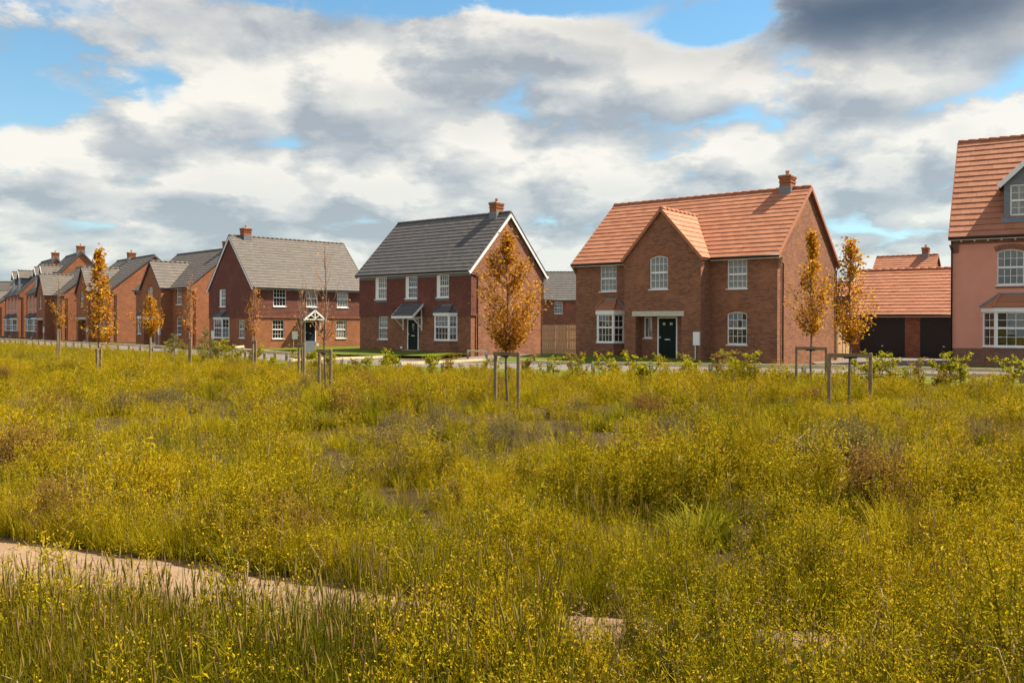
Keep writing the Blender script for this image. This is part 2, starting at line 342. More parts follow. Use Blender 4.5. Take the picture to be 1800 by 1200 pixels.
# ------------------------------------------------------------------ windows, doors, bays
CACHE = {}
def cached(key, fn):
    if key not in CACHE: CACHE[key] = fn()
    return CACHE[key]
def window(house, o, ud, w, h, cols=4, ru=2, rl=2, rise=0.0, inset=.07, each=False, sill=True, left=0.0, sashes=True, mat=None):
    """sash window whose lower left corner is at o in the wall plane; local x right, y inwards"""
    key = ('win', round(w, 2), round(h, 2), cols, ru, rl, rise, inset, left, sashes); fw = .055
    zm = h * .5; x0, x1 = fw + left, w - fw
    def fr():
        mb = MB(); out = arch(0, 0, w, h, rise) if rise else rect(0, 0, w, h)
        if sashes:
            holes = [rect(x0, fw + .015, x1, zm - .045), arch(x0, zm + .035, x1, h - fw, rise * .8) if rise else rect(x0, zm + .035, x1, h - fw)]
        else: holes = [rect(x0, fw, x1, h - fw)]
        mb.plate((0, inset, 0), (1, 0, 0), out, holes, .06)
        if sashes: mb.box(x0 - .01, inset - .018, zm - .05, x1 + .01, inset - .002, zm - .005)
        return mb.mesh('window', mat or M_white)
    M = frameM(o, ud)
    win = obj('window', cached(key, fr), house, M)
    if sill: obj('sill', cached(('sill', round(w, 2)), lambda: (lambda mb: (mb.box(-.05, -.055, -.05, w + .05, inset - .003, -.002), mb.mesh('sill', M_white))[1])(MB())), win)
    gm = M_glassc if rnd.random() < .34 else M_glass
    zs = [(fw + .015, zm - .045, rl), (zm + .035, h - fw, ru)] if sashes else [(fw, h - fw, rl)]
    def bars():
        mb = MB(); y = inset + .022
        for z0, z1, nr in zs:
            for c in range(1, cols): xx = x0 + (x1 - x0) * c / cols; mb.box(xx - .010, y, z0 - .005, xx + .010, y + .022, z1 + (0 if rise == 0 else -.01))
            for r_ in range(1, nr): zz = z0 + (z1 - z0) * r_ / nr; mb.box(x0 - .005, y - .002, zz - .010, x1 + .005, y + .024, zz + .010)
        return mb.mesh('glazing_bars', M_white)
    if cols > 1 or ru > 1: obj('glazing_bars', cached(key + ('bars',), bars), win)
    for z0, z1, nr in zs:
        if each:
            pw, ph = (x1 - x0) / cols, (z1 - z0) / nr
            me = cached(('pane', round(pw, 3), round(ph, 3), gm.name), lambda: (lambda mb: (mb.box(-pw / 2 - .001, 0, -ph / 2 - .001, pw / 2 + .001, .006, ph / 2 + .001), mb.mesh('pane', gm))[1])(MB()))
            for c in range(cols):
                for r_ in range(nr):
                    Mx = Matrix.Translation((x0 + pw * (c + .5), inset + .034, z0 + ph * (r_ + .5))) @ Matrix.Rotation(rnd.gauss(0, .006), 4, 'X') @ Matrix.Rotation(rnd.gauss(0, .006), 4, 'Z')
                    obj('pane', me, win, Mx)
        else:
            pw, ph = x1 - x0, z1 - z0
            me = cached(('pane', round(pw, 3), round(ph, 3), gm.name), lambda: (lambda mb: (mb.box(-pw / 2 - .01, 0, -ph / 2 - .01, pw / 2 + .01, .008, ph / 2 + .01), mb.mesh('pane', gm))[1])(MB()))
            obj('pane', me, win, Matrix.Translation(((x0 + x1) / 2, inset + .036, (z0 + z1) / 2)) @ Matrix.Rotation(rnd.gauss(0, .008), 4, 'X') @ Matrix.Rotation(rnd.gauss(0, .008), 4, 'Z'))
    return win
def door(house, o, ud, w, h, mat, style='panel', label=None):
    M = frameM(o, ud); fw = .07
    def slab():
        mb = MB(); panels = []
        cw = (w - 2 * fw)
        if style == 'panel':
            for (a0, a1) in ((.14, .45), (.55, .86)):
                for (b0, b1) in ((.08, .40), (.50, .72), (.78, .93)): panels.append((fw + cw * a0, fw + (h - fw) * b0, fw + cw * a1, fw + (h - fw) * b1))
        else: panels = [(fw + cw * .36, (h - fw) * .55, fw + cw * .64, (h - fw) * .88)]
        mb.plate((0, .03, 0), (1, 0, 0), rect(fw, .02, w - fw, h - fw), [rect(*p) for p in panels], .018)
        for p in panels: mb.plate((0, .048, 0), (1, 0, 0), rect(*p))
        if style == 'panel':
            for p in panels: mb.box(p[0] + .035, .034, p[1] + .035, p[2] - .035, .05, p[3] - .035)
        return mb.mesh('door', mat)
    d = obj('door', cached(('door', style, round(w, 2), round(h, 2), mat.name), slab), house, M)
    if label: d['label'] = label
    mb = MB(); mb.plate((0, 0, 0), (1, 0, 0), [(0, 0), (fw, 0), (fw, h - fw), (w - fw, h - fw), (w - fw, 0), (w, 0), (w, h), (0, h)], [], .08, True); part('door_frame', mb, M_white, d)
    mb = MB(); mb.box(w / 2 - .14, .012, h * .44, w / 2 + .14, .03, h * .44 + .045); part('letterbox', mb, M_metal, d)
    mb = MB(); mb.box(fw + .05, -.03, h * .47, fw + .075, .03, h * .47 + .12); mb.box(fw + .05, -.045, h * .5, fw + .17, -.03, h * .5 + .025); part('handle', mb, M_metal, d)
    if style == 'panel':
        for k in (.295, .705):
            mb = MB(); x = fw + (w - 2 * fw) * k; mb.box(x - .075, .030, h * .80, x + .075, .036, h * .865); part('pane', mb, M_curt, d)
    else:
        mb = MB(); mb.box(w / 2 - .09, .034, h * .56, w / 2 + .09, .045, h * .84); part('pane', mb, M_glass, d)
    mb = MB(); mb.box(-.15, -.35, -.28, w + .15, -.002, -.03); part('step', mb, M_stone, d)
    return d
def bay(house, o, ud, wall_w, front_w, depth, zs, zh, zc, zt, roofmat, wallmat, base=-.3, cols=(4, 2), each=False, hips=None):
    """canted bay; o = point on the wall plane at bay centre, z=0"""
    M = frameM(o, ud); a, b_ = wall_w / 2, front_w / 2
    pl = [(-a, 0), (-b_, -depth), (b_, -depth), (a, 0)]
    fr = MB(); br = MB(); gl = []
    fh = .06
    for k in range(3):
        p, q = Vector((*pl[k], 0)), Vector((*pl[k + 1], 0)); L = (q - p).length; d = (q - p) / L
        post = .10 if k == 1 else .07; n = cols[0] if k == 1 else cols[1]; zm = (zs + zh) / 2 + .05
        hl = [rect(post, zs + fh, L - post, zm - .045), rect(post, zm + .04, L - post, zh - fh)]
        fr.plate(p, d, rect(0, zs, L, zh), hl, .06, False)
        nn = d.cross(Vector((0, 0, 1)))
        for (z0, z1) in ((zs + fh, zm - .045), (zm + .04, zh - fh)):
            for c in range(1, n):
                u = post + (L - 2 * post) * c / n; cpt = p + d * u - nn * .035; br.beam(cpt + Vector((0, 0, z0)), cpt + Vector((0, 0, z1)), .02, .02)
            zz = (z0 + z1) / 2; br.beam(p + d * post - nn * .035 + Vector((0, 0, zz)), p + d * (L - post) - nn * .035 + Vector((0, 0, zz)), .02, .02)
            if each and k == 1:
                for c in range(n):
                    for r_ in range(2):
                        gl.append((p + d * (post + (L - 2 * post) * (c + .5) / n) - nn * .05, d, (L - 2 * post) / n, z0 + (z1 - z0) * (r_ + .5) / 2, (z1 - z0) / 2))
            else: gl.append((p + d * L / 2 - nn * .05, d, L - 2 * post, (z0 + z1) / 2, z1 - z0))
    w = part('bay_window', fr, M_white, house, M); part('glazing_bars', br, M_white, w)
    for (c, d, pw, zc_, ph) in gl:
        mb = MB(); mb.box(-pw / 2 - .004, 0, -ph / 2 - .004, pw / 2 + .004, .006, ph / 2 + .004)
        part('pane', mb, M_glass, w, Matrix.Translation((c.x, c.y, zc_)) @ Matrix.Rotation(math.atan2(d.y, d.x) + rnd.gauss(0, .007), 4, 'Z') @ Matrix.Rotation(rnd.gauss(0, .007), 4, 'X'))
    def ring(mb, off, z0, z1, mi=0):
        o_ = [(-a - off, 0.0), (-b_ - off * .7, -depth - off), (b_ + off * .7, -depth - off), (a + off, 0.0)]
        mb.hexa([(x, y, z0) for x, y in o_] + [(x, y, z1) for x, y in o_], mi)
    mb = MB(); ring(mb, .0, base, zs - .052); part('bay_wall', mb, wallmat, w)
    mb = MB(); ring(mb, .05, zs - .05, zs + .002); part('sill', mb, M_white, w)
    mb = MB(); ring(mb, .075, zh - .003, zc); part('cornice', mb, M_white, w)
    # hipped roof with three planes, and rolled hips
    off = .12; e = [(-a - off, 0, zc + .002), (-b_ - off * .7, -depth - off, zc + .002), (b_ + off * .7, -depth - off, zc + .002), (a + off, 0, zc + .002)]
    t = [(-b_ * .78, -.015, zt), (b_ * .78, -.015, zt)]
    mb = MB(); mb.face([e[1], e[2], t[1], t[0]]); mb.face([e[0], e[1], t[0]]); mb.face([e[2], e[3], t[1]])
    # courses: two raised steps
    for s0, s1 in ((.04, .36), (.36, .70)):
        L = lambda p, q, s: tuple(p[i] + (q[i] - p[i]) * s for i in range(3))
        up = lambda p, h_: (p[0], p[1] - h_ * .4, p[2] + h_)
        A, B, C, D = L(e[1], t[0], s0), L(e[2], t[1], s0), L(e[2], t[1], s1), L(e[1], t[0], s1)
        mb.face([up(A, .03), up(B, .03), up(C, .008), up(D, .008)]); mb.face([A, B, up(B, .03), up(A, .03)])
    r = part('bay_roof', mb, roofmat, w)
    mb = MB()
    for p, q in ((e[1], t[0]), (e[2], t[1])): mb = MB(); mb.tube([(p[0], p[1], p[2] + .03), (q[0], q[1], q[2] + .03)], .06, 6); part('hip', mb, hips or roofmat, w)
    mb = MB(); mb.box(t[0][0] - .1, -.05, zt - .06, t[1][0] + .1, -.004, zt + .06)
    for s_, p, q in ((-1, e[0], t[0]), (1, e[3], t[1])): mb.beam((p[0], -.02, p[2] + .03), (q[0], -.02, q[2] + .03), .05, .10)
    part('flashing', mb, M_lead, w)
    return w

# ------------------------------------------------------------------ roofs, chimneys, trims
def course_mesh(L, tw, gauge, odd, mat):
    def fn():
        mb = MB(); x = -tw / 2 if odd else 0.0
        r2 = random.Random(int(L * 100) + odd)
        while x < L - .01:
            a, b_ = max(0, x) + .002, min(L, x + tw) - .002; x += tw
            if b_ - a < .03: continue
            j = r2.gauss(0, .0015); t0 = .043 + j; t1 = .010 + j
            mb.hexa([(a, -.02, .004 + j), (b_, -.02, .004 + j), (b_, gauge + .05, -.012), (a, gauge + .05, -.012),
                     (a, -.02 + r2.gauss(0, .003), t0), (b_, -.02 + r2.gauss(0, .003), t0), (b_, gauge + .05, t1), (a, gauge + .05, t1)])
        return mb.mesh('tile_course', mat)
    return cached(('course', round(L, 2), round(tw, 3), round(gauge, 3), odd, mat.name), fn)
def tile_mesh(tw, gauge, mat):
    def fn():
        mb = MB(); a, b_ = .0025, tw - .0025
        mb.hexa([(a, -.02, .006), (b_, -.02, .006), (b_, gauge + .05, -.012), (a, gauge + .05, -.012), (a, -.02, .052), (b_, -.02, .052), (b_, gauge + .05, .014), (a, gauge + .05, .014)])
        return mb.mesh('tile', mat)
    return cached(('tile', round(tw, 3), round(gauge, 3), mat.name), fn)
def gable_roof(house, M, L, half, rise, mat, gauge=.345, tw=.33, each=(0, 0), name='roof', ridge=True, back=True):
    """local x along the ridge 0..L, eaves at y=-half and +half, z=0 at eaves, ridge z=rise.
    each=(xmax, 1): tiles of the front slope up to xmax are single objects."""
    mb = MB(); t = .07; n = Vector((0, -rise, half)).normalized() if False else None
    def slab(sy):
        p = [(0, sy * half, 0), (L, sy * half, 0), (L, 0, rise), (0, 0, rise)]
        if sy > 0: p = p[::-1]
        lo = [(x, y, z - t * 1.35) for x, y, z in p]
        mb.hexa(lo + p)
    slab(-1); slab(1)
    rf = part(name, mb, M_black if False else mat, house, M)
    sl_ = math.hypot(half, rise); th = math.atan2(rise, half); n = max(2, round(sl_ / gauge)); gg_ = sl_ / n
    for side in ((-1, 1) if back else (-1,)):
        for i in range(n):
            s = i * gg_
            if side < 0: Mx = Matrix.Translation((0, -half + s * math.cos(th), s * math.sin(th))) @ Matrix.Rotation(th, 4, 'X')
            else: Mx = Matrix.Translation((L, half - s * math.cos(th), s * math.sin(th))) @ Matrix.Rotation(math.pi, 4, 'Z') @ Matrix.Rotation(th, 4, 'X')
            if i == n - 1: pass
            if side < 0 and each[0] > 0:
                xm = each[0]; me = tile_mesh(tw, gg_, mat); x = 0.0; half_t = i % 2
                if half_t:
                    obj('tile', tile_mesh(tw / 2, gg_, mat), rf, Mx); x = tw / 2
                while x < xm:
                    obj('tile', me, rf, Mx @ Matrix.Translation((x, 0, rnd.gauss(0, .002))) @ Matrix.Rotation(rnd.gauss(0, .0035), 4, 'Z')); x += tw
                o = obj('tile_course', course_mesh(L - x, tw, gg_, 0, mat), rf, Mx @ Matrix.Translation((x, 0, 0)))
            else:
                obj('tile_course', course_mesh(L, tw, gg_, i % 2, mat), rf, Mx)
    if ridge:
        mb = MB(); k = max(1, round(L / .45)); step = L / k
        for j in range(k):
            x0, x1 = j * step, (j + 1) * step - .006; zz = rise + .005
            mb.tube([(x0, 0, zz), (x1, 0, zz)], [.110, .107], 8)
        part('ridge', mb, mat, rf, None, True)
    return rf
def chimney(house, x, y, zb, zt, w=.55, d=.7, mat=None, pots=1):
    mat = mat or M_brickR; mb = MB(); a, b_ = w / 2, d / 2
    mb.box(-a, -b_, zb, a, b_, zt - .33); mb.box(-a - .03, -b_ - .03, zt - .332, a + .03, b_ + .03, zt - .26)
    mb.box(-a - .002, -b_ - .002, zt - .261, a + .002, b_ + .002, zt - .17); mb.box(-a - .03, -b_ - .03, zt - .171, a + .03, b_ + .03, zt - .085); mb.box(-a - .055, -b_ - .055, zt - .086, a + .055, b_ + .055, zt)
    c = part('chimney', mb, mat, house, Matrix.Translation((x, y, 0)))
    mb = MB(); mb.box(-a - .04, -b_ - .04, zt + .001, a + .04, b_ + .04, zt + .04); part('flaunching', mb, M_stone, c)
    for k in range(pots):
        mb = MB(); px = (k - (pots - 1) / 2) * .3; mb.tube([(px, 0, zt), (px, 0, zt + .22), (px, 0, zt + .225), (px, 0, zt + .28)], [.10, .085, .105, .105], 10); part('chimney_pot', mb, M_pot, c)
    mb = MB(); mb.box(-a - .02, -b_ - .02, zb, a + .02, b_ + .02, zb + .52); part('flashing', mb, M_lead, c)
    mb = MB(); zf = zb + .30
    mb.hexa([(-a - .14, -b_ - .30, zf - .42), (a + .14, -b_ - .30, zf - .42), (a + .14, -b_ + .1, zf - .08), (-a - .14, -b_ + .1, zf - .08), (-a - .14, -b_ - .30, zf - .37), (a + .14, -b_ - .30, zf - .37), (a + .14, -b_ + .1, zf - .02), (-a - .14, -b_ + .1, zf - .02)])
    return c
def gutter(house, a, b_, fascia=True, fm=None, name='gutter'):
    a = Vector(a); b_ = Vector(b_); d = (b_ - a).normalized(); n = d.cross(Vector((0, 0, 1)))
    mb = MB(); mb.tube([a + n * .05 - Vector((0, 0, .02)), b_ + n * .05 - Vector((0, 0, .02))], .058, 8); g_ = part(name, mb, M_black, house, None, True)
    if fascia:
        mb = MB(); mb.beam(a - n * .04 - Vector((0, 0, .075)), b_ - n * .04 - Vector((0, 0, .075)), .03, .11); part('fascia', mb, fm or M_cream, house)
    return g_
def downpipe(house, x, y, z0, z1, sx_=0, sy=0):
    mb = MB(); mb.tube([(x - sx_ * .0, y, z0), (x, y, z1 - .25), (x - sx_, y - sy, z1)], .036, 8); return part('downpipe', mb, M_black, house, None, True)
def verge(house, x, yf, ym, yb, zf, zm, mat, sgn, name='verge', w=.05, h=.16, drop=.06):
    mb = MB(); mb.beam((x, yf, zf - drop), (x, ym, zm - drop), w, h); mb.beam((x + .001 * sgn, yb, zf - drop), (x + .001 * sgn, ym, zm - drop), w, h); return part(name, mb, mat, house)
def tile_hang(house, o, ud, rows, holes, z0, z1, lim=None, rh=.11, mat=None):
    """overlapping hung tiles; lim(z)->(u0,u1)"""
    mb = MB(); o = Vector(o); ud = Vector(ud); n = ud.cross(Vector((0, 0, 1)))
    z = z0; k = 0
    while z < z1 - .01:
        zt = min(z + rh, z1); u0, u1 = lim((z + zt) / 2); iv = [(u0, u1)]
        for (a, c, b_, d) in holes:
            if d > z + .03 and c < zt - .03:
                nv = []
                for (p, q) in iv:
                    if b_ <= p or a >= q: nv.append((p, q)); continue
                    if a > p: nv.append((p, a))
                    if b_ < q: nv.append((b_, q))
                iv = nv
        for p, q in iv:
            if q - p < .02: continue
            w0 = .055 if k else .075
            P = lambda u, zz, off: tuple(o + ud * u + n * off + Vector((0, 0, zz)))
            mb.face([P(p, z, w0), P(q, z, w0), P(q, zt, .03), P(p, zt, .03)]); mb.face([P(p, z, .0), P(q, z, .0), P(q, z, w0), P(p, z, w0)])
            mb.face([P(p, zt, 0), P(p, z, 0), P(p, z, w0), P(p, zt, .03)]); mb.face([P(q, z, 0), P(q, zt, 0), P(q, zt, .03), P(q, z, w0)])
        z = zt; k += 1
    return tag(part('tile_hanging', mb, mat or M_hang, house), kind='stuff')
def meter_box(house, o, ud, h=.62, w=.32, pipe=.8):
    M = frameM(o, ud); mb = MB(); mb.box(0, -.10, 0, w, -.002, h); mb.box(.03, -.112, .03, w - .03, -.099, h - .03); mt = part('meter_box', mb, M_white, house, M)
    mb = MB(); mb.tube([(w * .3, -.05, -pipe), (w * .3, -.05, .01)], .022, 6); part('pipe', mb, M_white, mt)
    return mt
def walls(house, Wd, Dp, ztop, zr, mat, front=(), left=(), right=(), back=(), base=-.3, depth=.12):
    mb = MB()
    mb.plate((0, 0, 0), (1, 0, 0), rect(0, base, Wd, ztop), front, depth)
    pent = lambda: [(0, base), (Dp, base), (Dp, ztop), (Dp / 2, zr), (0, ztop)]
    mb.plate((Wd, 0, 0), (0, 1, 0), pent(), right, depth)
    mb.plate((0, Dp, 0), (0, -1, 0), pent(), left, depth)
    mb.plate((Wd, Dp, 0), (-1, 0, 0), rect(0, base, Wd, ztop), back, depth)
    return part('wall', mb, mat, house)
def kneeler(house, x, y, sx_, z, mat):
    mb = MB()
    for k in range(5): mb.box(min(x, x + sx_ * (.05 + .035 * k)), y - .04 - .045 * k, z - .6 + .1 * k, max(x, x + sx_ * (.05 + .035 * k)) + .0, y + .25, z - .501 + .1 * k)
    return part('kneeler', mb, mat, house)

# ------------------------------------------------------------------ ground sheets
def hnoise(x, y, s=1.0): return noise.noise(Vector((x * s, y * s, 3.7)))
PATH_BACK = [(-9.0, 9.6), (-6.2, 8.1), (-4.1, 7.0), (-2.5, 6.38), (-1.5, 5.92), (-.35, 5.42), (.66, 5.10), (1.73, 4.84), (2.65, 4.55), (4.2, 4.1), (6.5, 3.4)]
def path_y(x):
    for (x0, y0), (x1, y1) in zip(PATH_BACK, PATH_BACK[1:]):
        if x0 <= x <= x1: return y0 + (y1 - y0) * (x - x0) / (x1 - x0)
    return PATH_BACK[0][1] if x < PATH_BACK[0][0] else PATH_BACK[-1][1]
def path_w(x): t = min(1, max(0, (x + 1.35) / 2.4)); return 1.35 - 1.02 * t * t * (3 - 2 * t)
def field_h(x, y):
    h = .10 * hnoise(x, y, .22) + .04 * hnoise(x + 9, y, .9)
    d = path_y(x) - y
    k = 1.0
    pw = path_w(x)
    if -.5 < d < pw + .5: k = 0.0 if 0 <= d <= pw else (min(abs(d), abs(d - pw)) / .5)
    if y > 24: k *= max(0.0, 1 - (y - 24) / 5)
    return h * k + .02 - (.10 if y > 33 else 0)
mb = MB(); mb.face([(-3000, -300, -.12), (3000, -300, -.12), (3000, 5000, -.12), (-3000, 5000, -.12)])
tag(part('ground', mb, M_ground, None), 'flat brownish green ground reaching to the horizon', 'ground', kind='structure')
mb = MB(); nx, ny = 90, 80; vs = []
for j in range(ny + 1):
    y = 1.0 + 33.5 * (j / ny) ** 1.5
    for i in range(nx + 1):
        x = (i / nx - .5) * (14 + 1.75 * y); vs.append((x, y, field_h(x, y)))
mb.idx(vs, [(j * (nx + 1) + i, j * (nx + 1) + i + 1, (j + 1) * (nx + 1) + i + 1, (j + 1) * (nx + 1) + i) for j in range(ny) for i in range(nx)])
tag(part('field', mb, M_ground, None, None, True), 'uneven soil of the wildflower field', 'field', kind='structure')
mb = MB(); vs = []; n = 70
for i in range(n + 1):
    x = -8.8 + 15.2 * i / n; yb = path_y(x) + .07 * hnoise(x, 1, 2.1); yf = path_y(x) - path_w(x) + .09 * hnoise(x, 7, 1.7)
    for k in range(7): t = k / 6; y = yb + (yf - yb) * t; vs.append((x, y, .034 + .012 * hnoise(x, y, 3) - (.03 if k in (0, 6) else 0)))
mb.idx(vs, [(i * 7 + k + 1, (i + 1) * 7 + k + 1, (i + 1) * 7 + k, i * 7 + k) for i in range(n) for k in range(6)])
tag(part('path', mb, M_path, None, None, True), 'sandy footpath crossing the near end of the field', 'path', kind='structure')
def ribbon(cl, w0, w1, z):
    """strip along a centreline; w0 towards the camera side, w1 to the far side"""
    L, Rr = [], []
    for i, p in enumerate(cl):
        a = Vector(cl[max(0, i - 1)]); b_ = Vector(cl[min(len(cl) - 1, i + 1)]); d = (b_ - a).normalized(); nn = Vector((-d.y, d.x))
        L.append((p[0] + nn.x * w1, p[1] + nn.y * w1, z)); Rr.append((p[0] - nn.x * w0, p[1] - nn.y * w0, z))
    return L, Rr
def smooth(pts, n=6):
    out = []
    P = [Vector((*p, 0)) for p in pts]; P = [2 * P[0] - P[1]] + P + [2 * P[-1] - P[-2]]
    for i in range(1, len(P) - 2):
        for k in range(n):
            t = k / n; a, b_, c, d = P[i - 1:i + 3]
            q = .5 * ((2 * b_) + (c - a) * t + (2 * a - 5 * b_ + 4 * c - d) * t * t + (3 * b_ - a - 3 * c + d) * t ** 3); out.append((q.x, q.y))
    out.append((P[-2].x, P[-2].y)); return out
ROAD = smooth([(-120, 160), (-80, 118), (-46, 84), (-27, 63), (-15.5, 50), (-5, 40.5), (4, 36.3), (14, 33.2), (25, 29.2), (38, 24.5)])
L, Rr = ribbon(ROAD, 2.6, 2.9, .004)
mb = MB()
for i in range(len(L) - 1): mb.face([Rr[i], Rr[i + 1], L[i + 1], L[i]])
tag(part('road', mb, M_drive, None), 'pale tarmac drive curving past the houses', 'road', kind='structure')
def kerb_run(name, edge, label):
    k = tag(obj(name, None), label, 'kerb', kind='structure'); j = 0
    for i in range(len(edge) - 1):
        a, b_ = Vector(edge[i]), Vector(edge[i + 1]); n_ = max(1, round((b_ - a).length / .92))
        for q in range(n_):
            p0 = a + (b_ - a) * (q / n_); p1 = a + (b_ - a) * ((q + 1) / n_); d = (p1 - p0).normalized() * .005
            mb = MB(); mb.beam(p0 + d + Vector((0, 0, -.075)), p1 - d + Vector((0, 0, -.075)), .125, .22); part('kerb_stone', mb, M_kerb, k)
vis = lambda p: abs(p[0]) < .62 * p[1] + 1
kerb_run('kerb', [p for p in L if vis(p) and p[1] < 75], 'pale concrete kerb along the house side of the drive')
kerb_run('kerb', [p for p in Rr if vis(p) and p[1] < 75], 'pale concrete kerb along the field side of the drive')

# ------------------------------------------------------------------ houses
def place(X, Y, a, Wd):      # front right corner -> front left corner
    return (X - Wd * math.cos(a), Y - Wd * math.sin(a))
def rescale(h, k):
    """same view, other real size and distance: every house sized by its windows and doors"""
    h.location = (h.location.x * k, h.location.y * k, CAM_H * (1 - k)); h.scale = (k, k, k)
def gabled_house(label, X, Y, a, bmat, tmat, chim=9.85, detail=True, Wd=10.93, Dp=8.13, p=1.0, z0=0.0, group=None, gold=False):
    """two storeys, projecting front gable over a recessed porch, canted bay on the left"""
    ox, oy = place(X, Y, a, Wd)
    h = thing('brick_house', label, 'house', (ox, oy, z0), a, group)
    ze, zr, he = 4.96, 8.57, .28; half = Dp / 2 + he; tn = (zr - ze) / half
    s = Wd / 10.93; cx = 5.6 * s
    def R4(t): return [v for v in t]
    UL = rect(1.49, 3.53, 2.48, 4.87); UR = rect(8.51, 3.51, 9.49, 4.87); LR = arch(8.51, .9, 9.49, 2.44, .10)
    walls(h, Wd, Dp, ze + he * tn - .13, zr - .15, bmat, front=[UL, UR, LR])
    # projecting bay
    x0, x1 = cx - 2.05, cx + 2.05
    pe, pr = 4.96, 7.40; ph = 2.17; ptn = (pr - pe) / ph
    mb = MB(); ww = 4.1
    porch = rect(.63, -.3, 3.11, 2.23); UC = arch(1.40, 3.53, 2.38, 5.14, .13)
    porch2 = [(.63, -.3), (3.11, -.3), (3.11, 2.23), (.63, 2.23)]
    top = pe + (ph - 2.05) * ptn - .12
    mb.plate((x0, -p, 0), (1, 0, 0), [(0, -.3), (.63, -.3), (.63, 2.23), (3.11, 2.23), (3.11, -.3), (ww, -.3), (ww, top), (ww / 2, pr - .14), (0, top)], [UC], .3)
    for px, ud, py in ((x0, (0, -1, 0), 0.0), (x1, (0, 1, 0), -p)): mb.plate((px, py, 0), ud, rect(0, -.3, p, top + .1))
    # porch jambs, soffit and back wall
    mb.plate((x0 + .63, -p, 0), (0, 1, 0), rect(0, -.3, .6, 2.23)); mb.plate((x0 + 3.11, -p + .6, 0), (0, -1, 0), rect(0, -.3, .6, 2.23))
    mb.face([(x0 + .63, -p, 2.23), (x0 + .63, -p + .6, 2.23), (x0 + 3.11, -p + .6, 2.23), (x0 + 3.11, -p, 2.23)])
    mb.plate((x0 + .63, -p + .6, 0), (1, 0, 0), rect(0, -.3, 2.48, 2.23), [rect(.12, 1.17, .58, 2.2), rect(.88, .2, 1.96, 2.2)], .1)
    part('wall', mb, bmat, h)
    mb = MB(); mb.plate((x0 + .45, -p - .03, 0), (1, 0, 0), rect(0, 2.23, 1.39, 2.47), [], .2, True); mb.plate((x0 + 1.844, -p - .031, 0), (1, 0, 0), rect(0, 2.23, 1.40, 2.47), [], .2, True); part('lintel', mb, M_stone, h)
    window(h, (1.49, 0, 3.53), (1, 0, 0), .99, 1.34, each=detail); window(h, (8.51, 0, 3.51), (1, 0, 0), .98, 1.36, each=detail)
    window(h, (8.51, 0, .9), (1, 0, 0), .98, 1.54, rise=.10, each=detail); window(h, (x0 + 1.40, -p, 3.53), (1, 0, 0), .98, 1.61, rise=.13, each=detail)
    window(h, (x0 + .75, -p + .6, 1.17), (1, 0, 0), .46, 1.03, cols=2, ru=1, rl=1, sashes=False)
    door(h, (x0 + 1.51, -p + .6, .2), (1, 0, 0), 1.08, 2.0, M_doorG)
    bay(h, (2.12, 0, 0), (1, 0, 0), 1.65, .98, .48, .92, 2.34, 2.56, 3.12, tmat, bmat, each=detail)
    # brick arches over the segmental heads
    for (ax, ay, az_, aw) in ((8.51, 0, 2.44, .98), (x0 + 1.40, -p, 5.14, .98)):
        mb = MB(); n_ = 13; rr = .11
        for k in range(n_):
            t = -1 + 2 * (k + .5) / n_; xx = ax + aw / 2 + (aw / 2 + .04) * t; zz = az_ - rr * t * t + .012; lean = .10 * t
            mb.hexa([(xx - .034, ay - .008, zz), (xx + .034, ay - .008, zz), (xx + .034, ay + .02, zz), (xx - .034, ay + .02, zz),
                     (xx - .034 + lean, ay - .008, zz + .215), (xx + .036 + lean, ay - .008, zz + .215), (xx + .036 + lean, ay + .02, zz + .215), (xx - .034 + lean, ay + .02, zz + .215)])
        part('brick_arch', mb, M_brickR, h)
    gable_roof(h, Matrix.Translation((-.12, Dp / 2, ze)), Wd + .24, half, zr - ze, tmat)
    gable_roof(h, Matrix.Translation((cx, -p - .13, pe)) @ Matrix.Rotation(R(90), 4, 'Z'), p + 3.0, ph, pr - pe, tmat, name='porch_roof')
    for sx_, xx in ((-1, -.13), (1, Wd + .13)): verge(h, xx, -he, Dp / 2, Dp + he, ze, zr, tmat if tmat is M_tileR else M_tileD, sx_)
    mb = MB(); mb.beam((cx - ph, -p - .14, pe - .05), (cx, -p - .14, pr - .05), .05, .13); mb.beam((cx + ph, -p - .141, pe - .05), (cx, -p - .141, pr - .05), .05, .13); part('verge', mb, tmat if tmat is M_tileR else M_tileD, h)
    gutter(h, (-.1, -he, ze), (x0 - .12, -he, ze)); gutter(h, (x1 + .12, -he, ze), (Wd + .2, -he, ze)); gutter(h, (Wd + .1, Dp + he, ze), (-.1, Dp + he, ze))
    for (xx, sx_) in ((0.0, -1), (Wd, 1)): kneeler(h, xx, 0, sx_, ze + .1, bmat)
    for (xx, sx_) in ((x0, -1), (x1, 1)):
        mb = MB()
        for k in range(4): mb.box(min(xx, xx + sx_ * (.03 + .03 * k)), -p - .003, pe - .35 + .1 * k, max(xx, xx + sx_ * (.03 + .03 * k)), -p + .25, pe - .251 + .1 * k)
        part('kneeler', mb, bmat, h)
    downpipe(h, Wd + .06, .53, -.1, ze - .1, .0, .75); downpipe(h, Wd + .06, Dp - .12, -.1, ze - .1, .0, -.3)
    chimney(h, chim, Dp / 2, zr - .42, zr + .62)
    meter_box(h, (x1 - .34, -p, .86), (1, 0, 0))
    return h

